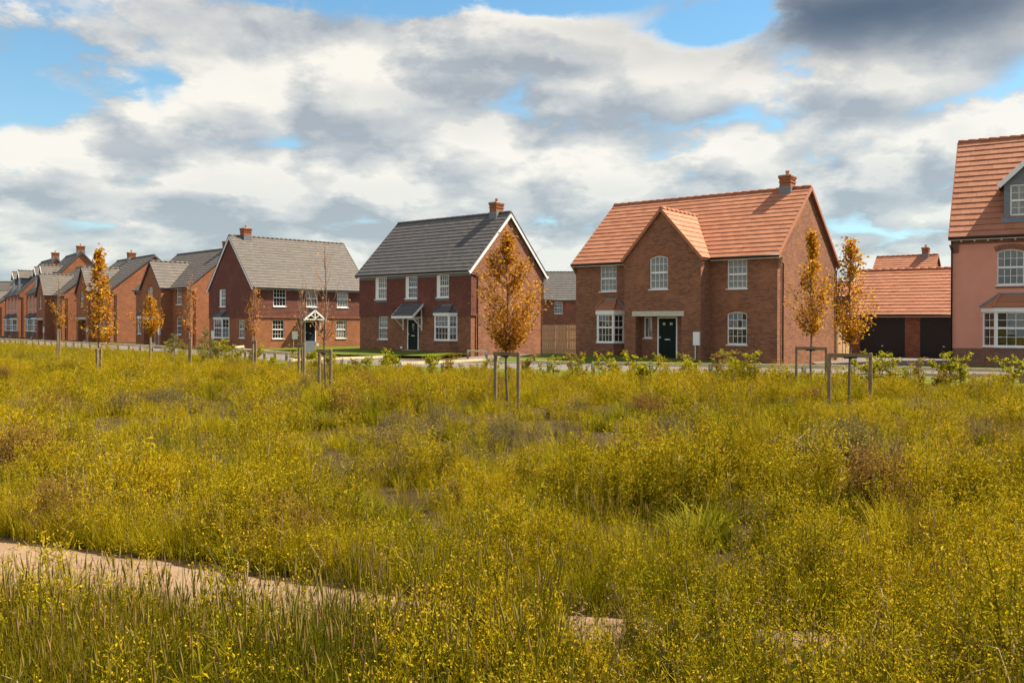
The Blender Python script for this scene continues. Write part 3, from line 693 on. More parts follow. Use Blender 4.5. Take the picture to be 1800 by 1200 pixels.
A_YAW = -.662
hA = gabled_house('brown brick house with orange-red tiled roof and projecting front gable', 11.994, 39.874, A_YAW, M_brickA, M_tileR)
gabled_house('grey-roofed brick house with front gable partly behind the dark tile-hung house', -27.59, 75.3, -.777, M_brickR, M_tileG, 9.9, False)
G_h = gabled_house('brick house with broad bare orange gable wall behind the tall golden tree', -38.1, 83.6, -.851, M_brickR, M_tileG, 4.3, False); rescale(G_h, 1.12)
F_h = gabled_house('grey-roofed brick house between the pink dormer houses and the tall golden tree', -48.7, 95.4, -.88, M_brickR, M_tileG, 9.9, False); rescale(F_h, 1.1)
gabled_house('brick house with lit gable at the left edge of the photo', -84.0, 144.0, -.9, M_brickR, M_tileG, 5.0, False)

# --- tile-hung house with slate grey roof and a lean-to door canopy
def house_canopy():
    Wd, Dp = 9.795, 7.084; a = -.684; ox, oy = place(-2.424, 51.897, a, Wd)
    h = thing('brick_house', 'brick and hung-tile house with dark grey roof behind the big bronze tree', 'house', (ox, oy, 0), a)
    ze, zr, he = 4.99, 8.77, .28; half = Dp / 2 + he; tn = (zr - ze) / half
    ws = [(1.51, 3.43, 2.58, 4.84), (4.30, 3.43, 5.36, 4.82), (7.01, 3.45, 8.05, 4.82)]
    gs = (1.75, .86, 2.67, 2.33)
    walls(h, Wd, Dp, ze + he * tn - .13, zr - .15, M_brickA, front=[rect(*w_) for w_ in ws] + [rect(*gs), rect(4.45, .25, 5.45, 2.17)])
    tile_hang(h, (0, 0, 0), (1, 0, 0), 0, [(w_[0], w_[1] - .17, w_[2], w_[3]) for w_ in ws], 2.36, 4.70, lambda z: (-.03, Wd + .03))
    tile_hang(h, (Wd, 0, 0), (0, 1, 0), 0, [], 2.36, 4.98, lambda z: (-.03, .48))
    tile_hang(h, (0, Dp, 0), (0, -1, 0), 0, [], 2.36, 4.98, lambda z: (Dp - .48, Dp + .03))
    mb = MB(); xs = [0] + [v for w_ in ws for v in (w_[0] - .02, w_[2] + .02)] + [Wd]
    for k in range(0, len(xs), 2): mb = MB(); mb.box(xs[k], -.05, 4.70, xs[k + 1], -.002, 4.90); part('lead_band', mb, M_lead, h)
    for w_ in ws: mb = MB(); mb.box(w_[0] - .02, -.05, w_[1] - .17, w_[2] + .02, -.002, w_[1] - .052); part('lead_apron', mb, M_lead, h)
    for w_ in ws: window(h, (w_[0], -.04, w_[1]), (1, 0, 0), w_[2] - w_[0], w_[3] - w_[1], cols=4, inset=.03, left=.24)
    window(h, (gs[0], 0, gs[1]), (1, 0, 0), .92, 1.47)
    door(h, (4.45, 0, .25), (1, 0, 0), 1.0, 1.92, M_doorG, 'light')
    bay(h, (7.85, 0, 0), (1, 0, 0), 1.75, 1.2, .45, .88, 2.36, 2.52, 2.97, M_tileD, M_brickA)
    # canopy
    c0, c1, dep = 4.02, 5.88, .92
    mb = MB(); mb.hexa([(c0, -dep, 2.26), (c1, -dep, 2.26), (c1, -.01, 3.04), (c0, -.01, 3.04), (c0, -dep, 2.33), (c1, -dep, 2.33), (c1, -.01, 3.11), (c0, -.01, 3.11)])
    cp = part('canopy', mb, M_tileD, h); th = math.atan2(.78, dep - .01)
    for i in range(4): obj('tile_course', course_mesh(c1 - c0, .33, .30, i % 2, M_tileD), cp, Matrix.Translation((c0, -dep + i * .30 * math.cos(th), 2.335 + i * .30 * math.sin(th))) @ Matrix.Rotation(th, 4, 'X'))
    mb = MB(); mb.box(c0 - .01, -dep - .03, 2.18, c1 + .01, -dep + .012, 2.33)
    for xx in (c0 - .012, c1 + .012): mb.beam((xx, -dep, 2.29), (xx, -.01, 3.05), .035, .13)
    part('canopy_fascia', mb, M_white, cp)
    for xx in (c0 + .12, c1 - .12):
        mb = MB(); mb.box(xx - .035, -.075, 1.45, xx + .035, -.005, 2.9); mb.beam((xx, -.04, 1.6), (xx, -dep + .08, 2.22), .06, .06); mb.box(xx - .034, -dep + .05, 2.2, xx + .034, -.076, 2.26); part('bracket', mb, M_white, cp)
    mb = MB(); mb.box(c0 - .05, -.03, 3.06, c1 + .05, -.003, 3.2); part('flashing', mb, M_lead, cp)
    gable_roof(h, Matrix.Translation((-.12, Dp / 2, ze)), Wd + .24, half, zr - ze, M_tileD)
    for sx_, xx in ((-1, -.13), (1, Wd + .13)):
        verge(h, xx, -he, Dp / 2, Dp + he, ze, zr, M_white, sx_, 'bargeboard', .04, .22, .13); verge(h, xx + .012 * sx_, -he, Dp / 2, Dp + he, ze, zr, M_tileD, sx_, 'verge', .05, .07, -.02)
    gutter(h, (-.1, -he, ze), (Wd + .1, -he, ze), fm=M_white); gutter(h, (Wd + .1, Dp + he, ze), (-.1, Dp + he, ze))
    downpipe(h, Wd + .07, .52, -.1, ze - .1, 0, .75); downpipe(h, Wd + .06, Dp - .15, -.1, ze - .1, 0, -.35)
    chimney(h, 8.75, Dp / 2, zr - .42, zr + .66, mat=M_brickR)
    mb = MB(); mb.box(3.85, -.04, .3, 4.05, -.003, .42); part('vent', mb, M_white, h)
    return h
house_canopy()

# --- tile-hung house turned the other way, with a bracketed gable porch
def house_porch():
    Wd, Dp = 11.318, 8.773; a = .733; ox, oy = place(-13.487, 81.934, a, Wd)
    h = thing('brick_house', 'dark tile-hung house with grey roof and small white gabled porch', 'house', (ox, oy, 0), a)
    ze, zr, he = 4.91, 9.62, .28; half = Dp / 2 + he; tn = (zr - ze) / half
    up = [(1.89, 3.36, 3.08, 4.89), (5.03, 3.37, 6.15, 4.88), (8.12, 3.37, 9.30, 4.89)]; dn = [(1.84, .58, 2.95, 2.2), (8.06, .58, 9.16, 2.2)]
    # the left gable plate runs from the back (u=0) to the front (u=Dp)
    gw = (Dp - 6.5, 3.38, Dp - 5.2, 4.91); g2 = (Dp - 2.67, .63, Dp - 1.46, 2.19)
    walls(h, Wd, Dp, ze + he * tn - .13, zr - .15, M_brickR, front=[rect(*w_) for w_ in up + dn] + [rect(4.91, .18, 6.02, 2.1)], left=[rect(*gw), rect(*g2)], base=-.6)
    tile_hang(h, (0, 0, 0), (1, 0, 0), 0, [(w_[0], w_[1] - .17, w_[2], w_[3]) for w_ in up], 2.40, 4.72, lambda z: (-.03, Wd + .03))
    zt0 = ze + he * tn - .13; gl = lambda z: (-.03, Dp + .03) if z < zt0 else (Dp / 2 * (z - zt0) / (zr - .15 - zt0), Dp - Dp / 2 * (z - zt0) / (zr - .15 - zt0))
    tile_hang(h, (0, Dp, 0), (0, -1, 0), 0, [(gw[0], gw[1] - .15, gw[2], gw[3])], 2.40, zr - .25, gl)
    tile_hang(h, (Wd, 0, 0), (0, 1, 0), 0, [], 2.40, zr - .25, gl)
    mb = MB(); xs = [0] + [v for w_ in up for v in (w_[0] - .02, w_[2] + .02)] + [Wd]
    for k in range(0, len(xs), 2): mb = MB(); mb.box(xs[k], -.05, 4.72, xs[k + 1], -.002, 4.92); part('lead_band', mb, M_lead, h)
    for w_ in up: mb = MB(); mb.box(w_[0] - .02, -.05, w_[1] - .17, w_[2] + .02, -.002, w_[1] - .052); part('lead_apron', mb, M_lead, h)
    for w_ in up: window(h, (w_[0], -.04, w_[1]), (1, 0, 0), w_[2] - w_[0], w_[3] - w_[1], inset=.03)
    for w_ in dn: window(h, (w_[0], 0, w_[1]), (1, 0, 0), w_[2] - w_[0], w_[3] - w_[1])
    window(h, (-.04, Dp - gw[0], gw[1]), (0, -1, 0), gw[2] - gw[0], gw[3] - gw[1], cols=2, inset=.03, left=.3)
    window(h, (0, Dp - g2[0], g2[1]), (0, -1, 0), g2[2] - g2[0], g2[3] - g2[1])
    bay(h, (0, 5.75, 0), (0, -1, 0), 2.5, 1.7, .5, .62, 2.28, 2.44, 3.0, M_tileD, M_brickR, base=-.6)
    door(h, (4.91, 0, .18), (1, 0, 0), 1.11, 1.92, M_doorB, 'light', 'dark blue front door')
    # gabled porch canopy on curved brackets
    c0, c1, dep, zl, za = 4.33, 6.55, .85, 2.24, 3.08; cx = (c0 + c1) / 2
    cp = gable_roof(h, Matrix.Translation((cx, -dep, zl)) @ Matrix.Rotation(R(90), 4, 'Z'), dep, (c1 - c0) / 2, za - zl, M_tileD, gauge=.3, name='porch')
    cp2 = MB()
    for s_ in (-1, 1):
        cp2.beam((cx + s_ * (c1 - c0) / 2, -dep - .03, zl - .05), (cx, -dep - .03 - .001 * s_, za - .05), .06, .15)
    cp2.box(c0 + .12, -dep - .05, zl - .02, c1 - .12, -dep + .0, zl + .07); cp2.box(cx - .04, -dep - .045, zl + .07, cx + .04, -dep - .005, za - .2)
    for s_ in (-1, 1): cp2.beam((cx, -dep - .025, zl + .12), (cx + s_ * .42, -dep - .025, zl + .42), .035, .07)
    part('porch_gable_frame', cp2, M_white, h)
    for xx in (c0 + .17, c1 - .17):
        mb = MB(); mb.box(xx - .04, -.08, 1.45, xx + .04, -.005, zl)
        mb.tube([(xx, -.05, 1.55)] + [(xx, -.05 - (dep - .1) * (1 - math.cos(t * math.pi / 2)), 1.55 + (zl - 1.6) * math.sin(t * math.pi / 2)) for t in (.2, .4, .6, .8, 1)], .035, 6)
        mb.box(xx - .039, -dep, zl - .1, xx + .039, -.081, zl - .02); part('bracket', mb, M_white, h)
    gable_roof(h, Matrix.Translation((-.12, Dp / 2, ze)), Wd + .24, half, zr - ze, M_tileG)
    for sx_, xx in ((-1, -.13), (1, Wd + .13)):
        verge(h, xx, -he, Dp / 2, Dp + he, ze, zr, M_white, sx_, 'bargeboard', .04, .20, .14); verge(h, xx + .012 * sx_, -he, Dp / 2, Dp + he, ze, zr, M_tileD, sx_, 'verge', .05, .07, -.02)
    gutter(h, (-.1, -he, ze), (Wd + .1, -he, ze), fm=M_white); gutter(h, (Wd + .1, Dp + he, ze), (-.1, Dp + he, ze))
    chimney(h, 1.45, Dp / 2, zr - .45, zr + .72, .7, .8, mat=M_brickR)
    meter_box(h, (3.66, 0, .53), (1, 0, 0), .7, .5, .8); meter_box(h, (0, 8.1, .53), (0, -1, 0), .7, .62, .9)
    mb = MB(); mb.box(6.55, -.12, 1.25, 6.68, -.003, 1.32); mb.tube([(6.615, -.12, 1.3), (6.615, -.12, 1.52)], [.07, .05], 6); part('wall_lamp', mb, M_black, h)
    mb = MB(); mb.box(-.1, .95, 1.3, -.003, 1.05, 1.37); mb.tube([(-.11, 1.0, 1.35), (-.11, 1.0, 1.6)], [.07, .05], 6); part('wall_lamp', mb, M_black, h)
    return h
rescale(house_porch(), .875)

# --- rendered house with dormers
def dormer_house(label, X, Y, a, tmat, each=False, group=None, Wd=10.0, Dp=9.017):
    ox, oy = place(X, Y, a, Wd)
    h = thing('rendered_house', label, 'house', (ox, oy, 0), a, group)
    ze, zr, he = 5.71, 10.80, .28; half = Dp / 2 + he; tn = (zr - ze) / half; pr = .83; zt = ze + he * tn - .13
    ups = [(1.76, 3.58, 2.80, 5.14), (4.55, 3.58, 5.45, 5.14), (7.2, 3.58, 8.24, 5.14)]
    dr = (4.45, .2, 5.55, 2.25)
    mb = MB(); mb.plate((0, 0, 0), (1, 0, 0), rect(0, pr, Wd, 5.42), [arch(*u, .12) for u in ups] + [rect(dr[0], pr + .001, dr[2], dr[3])], .12); part('wall', mb, M_rend, h)
    for q0_, q1_ in ((0, dr[0]), (dr[2], Wd)): mb = MB(); mb.plate((0, -.025, 0), (1, 0, 0), rect(q0_, -.4, q1_, pr), [], .1, True); part('plinth', mb, M_brickP, h)
    mb = MB()
    for k in range(3): mb.box(0, -.02 - .028 * k, 5.42 + .08 * k, Wd, .1, 5.499 + .08 * k)
    for k in range(5):
        w_ = .12 + .05 * k
        mb.box(-.02 - .02 * k, -.022 - .03 * k, 5.04 + .075 * k, .26, .1, 5.114 + .075 * k); mb.box(Wd - .26, -.022 - .03 * k, 5.04 + .075 * k, Wd + .02 + .02 * k, .1, 5.114 + .075 * k)
    part('eaves_band', mb, M_brickP, h)
    mb = MB(); pent = [(0, -.4), (Dp, -.4), (Dp, zt), (Dp / 2, zr - .15), (0, zt)]
    mb.plate((Wd, 0, 0), (0, 1, 0), pent); mb.plate((0, Dp, 0), (0, -1, 0), pent); mb.plate((Wd, Dp, 0), (-1, 0, 0), rect(0, -.4, Wd, zt)); part('wall', mb, M_brickR, h)
    for u in ups:
        window(h, (u[0], 0, u[1]), (1, 0, 0), u[2] - u[0], u[3] - u[1], rise=.12, each=each, cols=4)
        mb = MB(); n_ = 15; w_ = u[2] - u[0]
        for k in range(n_):
            t = -1 + 2 * (k + .5) / n_; xx = (u[0] + u[2]) / 2 + (w_ / 2 + .04) * t; zz = u[3] - .12 * t * t + .012; ln = .10 * t
            mb.hexa([(xx - .033, -.02, zz), (xx + .033, -.02, zz), (xx + .033, .02, zz), (xx - .033, .02, zz), (xx - .033 + ln, -.02, zz + .215), (xx + .035 + ln, -.02, zz + .215), (xx + .035 + ln, .02, zz + .215), (xx - .033 + ln, .02, zz + .215)])
        part('brick_arch', mb, M_brickP, h); mb = MB(); mb.box(u[0] - .04, -.03, u[1] - .13, u[2] + .04, -.002, u[1] - .055); part('brick_sill', mb, M_brickP, h)
    for bx in (2.5, 7.5): bay(h, (bx, 0, 0), (1, 0, 0), 2.55, 1.55, .5, .92, 2.42, 2.60, 3.18, tmat, M_brickP, base=-.4, each=each, cols=(4, 2), hips=M_tileR if tmat is M_tileR else M_tileD)
    door(h, (dr[0], .0, dr[1]), (1, 0, 0), 1.1, 2.05, M_doorG, 'panel')
    mb = MB(); mb.hexa([(4.1, -.8, 2.5), (5.9, -.8, 2.5), (5.9, -.01, 2.5), (4.1, -.01, 2.5), (4.1, -.8, 2.6), (5.9, -.8, 2.6), (5.6, -.01, 3.2), (4.4, -.01, 3.2)]); part('canopy', mb, M_tileD, h)
    gable_roof(h, Matrix.Translation((-.10, Dp / 2, ze)), Wd + .2, half, zr - ze, tmat, gauge=.385, tw=.39, each=(4.2, 1) if each else (0, 0))
    for sx_, xx in ((-1, -.11), (1, Wd + .11)): verge(h, xx, -he, Dp / 2, Dp + he, ze, zr, tmat if tmat is M_tileR else M_tileD, sx_)
    gutter(h, (-.12, -he, ze), (Wd + .12, -he, ze)); gutter(h, (Wd + .1, Dp + he, ze), (-.1, Dp + he, ze))
    mb = MB()
    for k in range(int(Wd / .52)): mb.box(.35 + .52 * k, -.20, 5.52, .41 + .52 * k, -.09, 5.60)
    part('gutter_bracket', mb, M_cream, h)
    # dormers
    for dx_ in (2.86, 7.14):
        yb = .50; hw = .86; zb = 6.52; zc = 8.02; zap = 9.06
        d = MB(); d.plate((dx_ - hw, yb, 0), (1, 0, 0), [(0, zb), (2 * hw, zb), (2 * hw, zc + .08), (hw, zap - .1), (0, zc + .08)], [rect(.24, 6.62, 2 * hw - .24, 7.98)], .1)
        for s_, ud in ((-1, (0, -1, 0)), (1, (0, 1, 0))):
            yy = yb + 2.0 if s_ < 0 else yb; d.plate((dx_ + s_ * hw, yy, 0), ud, rect(0, zb - .2, 2.0, zc + .08))
        dm = part('dormer', d, M_lead, h)
        mb = MB(); mb.hexa([(dx_ - hw - .1, yb - .28, zb - .22), (dx_ + hw + .1, yb - .28, zb - .22), (dx_ + hw + .1, yb, zb + .02), (dx_ - hw - .1, yb, zb + .02), (dx_ - hw - .1, yb - .28, zb - .19), (dx_ + hw + .1, yb - .28, zb - .19), (dx_ + hw + .1, yb, zb + .08), (dx_ - hw - .1, yb, zb + .08)]); part('flashing', mb, M_lead, dm)
        window(h, (dx_ - hw + .24, yb, 6.62), (1, 0, 0), 2 * hw - .48, 1.36, cols=4, each=each, inset=.03, sill=False)
        gable_roof(h, Matrix.Translation((dx_, yb - .2, zc)) @ Matrix.Rotation(R(90), 4, 'Z'), 3.0, hw + .2, zap - zc, tmat, name='dormer_roof', tw=.39, gauge=.36)
        mb = MB()
        for s_ in (-1, 1): mb.beam((dx_ + s_ * (hw + .21), yb - .215, zc - .10), (dx_, yb - .215 - .001 * s_, zap - .10), .03, .20)
        part('bargeboard', mb, M_white, dm)
    chimney(h, Wd - .75, Dp / 2, zr - .45, zr + .75, .7, .85, mat=M_brickR)
    downpipe(h, Wd + .06, .5, -.1, ze - .1, 0, .7); downpipe(h, -.0, -.10, -.1, ze - .1, 0, .1)
    return h
hE = dormer_house('pink rendered house with red tiled roof and dormer at the right edge', 28.186, 34.187, -.543, M_tileR, True)
rescale(dormer_house('pink rendered house with grey dormers, beside the grey-roofed brick gable house', -57.1, 106.9, -.926, M_tileG), 1.1)
rescale(dormer_house('pink rendered house with two grey dormers and lit brick gable, farther up the street', -65.5, 117.1, -.903, M_tileG), 1.1)

# --- plainer houses seen over the others
def back_house(label, X, Y, a, Wd, Dp, ze, zr, bmat, tmat, chim=None, wins=(), barge=None, alarm=None):
    ox, oy = place(X, Y, a, Wd); h = thing('brick_house', label, 'house', (ox, oy, 0), a)
    he = .28; half = Dp / 2 + he; tn = (zr - ze) / half
    walls(h, Wd, Dp, ze + he * tn - .13, zr - .15, bmat, front=[rect(*w_) for w_ in wins])
    for w_ in wins: window(h, (w_[0], 0, w_[1]), (1, 0, 0), w_[2] - w_[0], w_[3] - w_[1], cols=3)
    gable_roof(h, Matrix.Translation((-.12, Dp / 2, ze)), Wd + .24, half, zr - ze, tmat)
    for sx_, xx in ((-1, -.13), (1, Wd + .13)): verge(h, xx, -he, Dp / 2, Dp + he, ze, zr, barge or (tmat if tmat is M_tileR else M_tileD), sx_, 'bargeboard' if barge else 'verge')
    gutter(h, (-.1, -he, ze), (Wd + .1, -he, ze), fm=M_white); downpipe(h, Wd + .06, .5, -.1, ze - .1, 0, .7)
    if chim: chimney(h, chim, Dp / 2, zr - .42, zr + .66)
    if alarm: mb = MB(); mb.tube([(alarm[0], -.08, alarm[1]), (alarm[0], -.002, alarm[1])], .2, 10); part('alarm_box', mb, M_red, h)
    return h
back_house('brick house with plain grey roof seen between the two nearest houses', 8.0, 107.2, -.06, 11.6, 8, 5.0, 8.6, M_brickA, M_tileD, None, [(8.75, 3.3, 9.75, 4.75), (4.5, 3.35, 5.5, 4.75)], None, (10.35, 4.45))
back_house('red-roofed brick house with chimney rising above the double garage', 36.9, 78.2, -.62, 5.15, 8.1, 4.9, 8.5, M_brickA, M_tileR, 4.2)
back_house('far brick house with white bargeboards and chimney at the far left', -84.5, 150.0, .05, 8.0, 8.0, 5.0, 9.2, M_brickR, M_tileG, 6.6, (), M_white)
back_house('red brick house wall glimpsed beside the garage behind the timber fence', 23.6, 61.5, -.62, 3.6, 5.0, 3.9, 5.0, M_brickA, M_tileR)

# --- garage
def garage():
    a = -.56; Wd, Dp = 7.2, 6.5; ox, oy = place(27.61, 48.397, a, 8.0); ox -= .55 * math.cos(a); oy -= .55 * math.sin(a)
    h = thing('garage', 'brick double garage with red tiled roof and two black doors', 'garage', (ox, oy, -.1), a)
    ze, zr, he = 2.57, 5.40, .25; half = Dp / 2 + he; tn = (zr - ze) / half
    ds = [(.50, .02, 2.98, 2.42), (3.78, .02, 6.26, 2.42)]
    walls(h, Wd, Dp, ze + he * tn - .12, zr - .14, M_brickA, front=[rect(*d) for d in ds])
    for d in ds:
        mb = MB(); mb.box(d[0], .07, d[1], d[2], .10, d[3])
        o = part('garage_door', mb, M_garage, h); w_ = d[2] - d[0]
        for k in range(22):
            x = d[0] + .05 + (w_ - .1) * k / 22; mb = MB(); mb.hexa([(x, .055, d[1] + .03), (x + .075, .055, d[1] + .03), (x + .085, .072, d[1] + .03), (x - .01, .072, d[1] + .03), (x, .055, d[3] - .05), (x + .075, .055, d[3] - .05), (x + .085, .072, d[3] - .05), (x - .01, .072, d[3] - .05)]); part('panel', mb, M_garage, o)
        mb = MB(); mb.tube([(d[0] + w_ / 2, .03, .75), (d[0] + w_ / 2, .056, .75)], .035, 8); mb.box(d[0] + w_ / 2 - .07, .025, .74, d[0] + w_ / 2 + .07, .04, .76); part('handle', mb, M_metal, o)
        mb = MB(); mb.box(d[0] - .002, .03, d[3] - .06, d[2] + .002, .07, d[3] - .001); mb.box(d[0] + .001, .031, d[1], d[0] + .06, .071, d[3] - .061); mb.box(d[2] - .06, .031, d[1], d[2] - .001, .071, d[3] - .061); part('door_frame', mb, M_black, o)
    gable_roof(h, Matrix.Translation((-.12, Dp / 2, ze)), Wd + .24, half, zr - ze, M_tileR, gauge=.33)
    gutter(h, (-.1, -he, ze), (Wd + .1, -he, ze), fm=M_white)
    for sx_, xx in ((-1, -.13), (1, Wd + .13)): verge(h, xx, -he, Dp / 2, Dp + he, ze, zr, M_tileR, sx_)
    return h
garage()

# ------------------------------------------------------------------ lawns and forecourts
def house_pt(h, x, y): return h.matrix_world @ Vector((x, y, 0))
bpy.context.view_layer.update()
def lawn(label, h, pts_back, pts_front):
    """ruled sheet between two polylines of (x, y, z) in the house frame"""
    mb = MB(); n = 10; vs = []; M = h.matrix_world
    for k in range(len(pts_back)):
        a, b_ = Vector(pts_back[k]), Vector(pts_front[k])
        for j in range(n + 1):
            p = a.lerp(b_, j / n); q = M @ p; q.z = p.z + .03 * hnoise(q.x, q.y, .8) * (1 if 0 < j < n else 0) + .07 * math.sin(math.pi * j / n); vs.append(q)
    mb.idx(vs, [(k * (n + 1) + j, k * (n + 1) + j + 1, (k + 1) * (n + 1) + j + 1, (k + 1) * (n + 1) + j) for k in range(len(pts_back) - 1) for j in range(n)])
    o = tag(part('lawn', mb, M_lawn, None, None, True), label, 'lawn', kind='structure'); return vs
HOUSES = {o['label']: o for o in bpy.data.objects if o.get('category') == 'house'}
hB = next(o for l, o in HOUSES.items() if 'bronze tree' in l); hC = next(o for l, o in HOUSES.items() if 'gabled porch' in l)
LAWN_V = []
LAWN_V += lawn('bright front lawn of the house with the projecting gable', hA, [(-1.5, 0, .26), (1, -.4, .27), (3.4, -.9, .26), (5.5, -.4, .22), (7.5, -.5, .18), (8.8, -.1, .12), (9.9, -.1, .03)],
     [(-1.5, -5.2, .02), (1, -5.2, .02), (3.4, -5.3, .02), (5.5, -5.2, .02), (7.5, -4.8, .02), (8.8, -3.8, .02), (9.9, -1.4, .015)])
LAWN_V += lawn('shaded front lawn of the tile-hung house with the door canopy', hB, [(-.2, 0, .22), (2, -.1, .22), (4.5, -.1, .2), (6.9, -.4, .18), (9.5, -.1, .1)], [(-.2, -4.8, .02), (2, -4.8, .02), (4.5, -4.6, .02), (6.9, -4.2, .02), (9.5, -2.6, .02)])
LAWN_V += lawn('narrow front lawn of the house with the white porch', hC, [(-2, 0, -.05), (2, -.1, .0), (4.5, -.1, .05), (7, -.1, .08), (12, -.1, .1)], [(-2, -5, .015), (2, -5.5, .015), (4.5, -6, .015), (7, -6, .015), (12, -5, .015)])
LAWN_V += lawn('lawn strip in front of the pink house at the right edge', hE, [(-.2, -.1, .02), (3, -.1, .04), (8, -.1, .04)], [(-.2, -2.2, .012), (3, -2.6, .012), (8, -2.6, .012)])
mb = MB()
for p in ((-3.0, -.1, 17.6, 43.0, 27.5, 46.0, 24.2, 34.3, 13.3, 35.7),): pass
fore = [(13.2, 35.6), (25.5, 31.0), (26.8, 36.5), (21.5, 41.0), (26.5, 47.3), (20.6, 53.0), (17.0, 49.5), (14.5, 42.5)]
mb.plate((0, 0, 0), (1, 0, 0), fore); mb.v = [(x, z, .009) for x, y, z in mb.v]
tag(part('forecourt', mb, M_drive, None), 'pale paved forecourt in front of the double garage', 'forecourt', kind='structure')
mb = MB(); fc2 = [(-3.2, 46.9), (.2, 41.0), (2.4, 42.4), (3.0, 49.0), (1.0, 55.0), (-1.2, 52.2)]
mb.plate((0, 0, 0), (1, 0, 0), fc2); mb.v = [(x, z, .009) for x, y, z in mb.v]
tag(part('driveway', mb, M_drive, None), 'pale driveway between the two nearest houses', 'driveway', kind='structure')

# ------------------------------------------------------------------ timber fences and rails
def board_fence(label, runs, h=1.82):
    o = thing('timber_fence', label, 'fence', (runs[0][0][0], runs[0][0][1], 0)); bx, by = runs[0][0]
    for (a, b_) in runs:
        a, b_ = Vector((a[0] - bx, a[1] - by, 0)), Vector((b_[0] - bx, b_[1] - by, 0)); n = max(2, round((b_ - a).length / .125)); d = (b_ - a) / n
        ang = math.atan2(d.y, d.x); me = cached(('board', round(d.length, 3), h), lambda: (lambda mb: (mb.box(.009, 0, 0, d.length - .009, .02, h), mb.mesh('board', M_timber))[1])(MB()))
        for k in range(n):
            p = a + d * k; obj('board', me, o, Matrix.Translation((p.x, p.y, rnd.uniform(-.01, .01))) @ Matrix.Rotation(ang, 4, 'Z') @ Matrix.Translation((0, rnd.choice((0, .022)), 0)))
        mb = MB()
        for z in (.3, .95, 1.6): mb.beam(a + Vector((0, .06, z)), b_ + Vector((0, .06, z)), .05, .09)
        part('rail', mb, M_timber, o)
    return o
board_fence('pale timber board fence closing the gap between the two nearest houses', [((1.85, 55.2), (2.62, 55.0)), ((2.62, 55.0), (4.3, 53.6))])
board_fence('narrow timber fence panel between the red-roofed house and the garage', [((17.2, 47.0), (18.6, 48.3))])
def knee_rail(label, pts, zr=.43, every=1.75, group='knee rails along the drive', ends=True):
    o = thing('knee_rail', label, 'fence', (*pts[0], 0), 0, group); B = Vector((*pts[0], 0))
    P = [Vector((*p, 0)) - B for p in pts]
    for a, b_ in zip(P, P[1:]):
        L_ = (b_ - a).length; n = max(1, round(L_ / every)); d = (b_ - a) / n
        for k in range(n):
            q = a + d * k
            mb = MB(); mb.beam(q + d * .004 + Vector((0, 0, zr)), q + d * .996 + Vector((0, 0, zr + rnd.uniform(-.008, .008))), .11, .085); part('rail', mb, M_rail, o)
    posts = []
    for a, b_ in zip(P, P[1:]):
        n = max(1, round((b_ - a).length / every)); posts += [a + (b_ - a) * k / n for k in range(n)]
    posts.append(P[-1])
    for q in posts:
        mb = MB(); mb.box(q.x - .06, q.y - .06, -.15, q.x + .06, q.y + .06, zr - .045); pp = part('post', mb, M_stake, o)
        mb = MB(); mb.box(q.x - .035, q.y - .065, zr - .16, q.x + .035, q.y - .0605, zr + .05); mb.box(q.x - .036, q.y - .066, zr + .045, q.x + .036, q.y + .06, zr + .052); part('strap', mb, M_strap, pp)
    return o
knee_rail('long knee rail fence running from the drive gap to the right edge', [(2.85, 31.0), (6.8, 30.2), (11.2, 29.0), (15.5, 26.8), (19.5, 24.9)])
knee_rail('knee rail between the bronze tree and the gap in the fence', [(.25, 33.2), (2.4, 30.9)])
knee_rail('knee rail in front of the bay of the tile-hung canopy house', [(-3.8, 30.0), (-2.5, 31.8), (-1.0, 33.7)])
knee_rail('knee rail behind the two thin bare trees', [(-8.2, 32.6), (-6.7, 34.8), (-5.4, 36.8)])
knee_rail('curved knee rail below the white-porched house', [(-16.6, 54.5), (-16.3, 51.5), (-14.2, 47.0), (-11.6, 43.2), (-9.8, 40.6)])
knee_rail('long knee rail beside the road on the far left', [(-60.0, 97.0), (-47, 81), (-36.0, 69.0), (-27.5, 60.0), (-21.0, 53.4)])
knee_rail('short knee rail piece by the driveway of the canopy house', [(-2.3, 46.0), (-1.3, 45.2)])
cab = thing('utility_cabinet', 'pale grey utility cabinet in front of the white-porched house', 'cabinet', (-10.9, 47.8, 0), .3)
mb = MB(); mb.box(-.28, -.16, .05, .28, .16, .82); part('body', mb, M_cab, cab)
mb = MB(); mb.box(-.3, -.18, .821, .3, .18, .86); part('cap', mb, M_cab, cab)
mb = MB(); mb.box(-.25, -.172, .1, -.008, -.161, .78); mb.box(.008, -.172, .1, .25, -.161, .78); part('door', mb, M_cab, cab)
mb = MB(); mb.box(-.3, -.18, -.1, .3, .18, .049); part('base', mb, M_stone, cab)

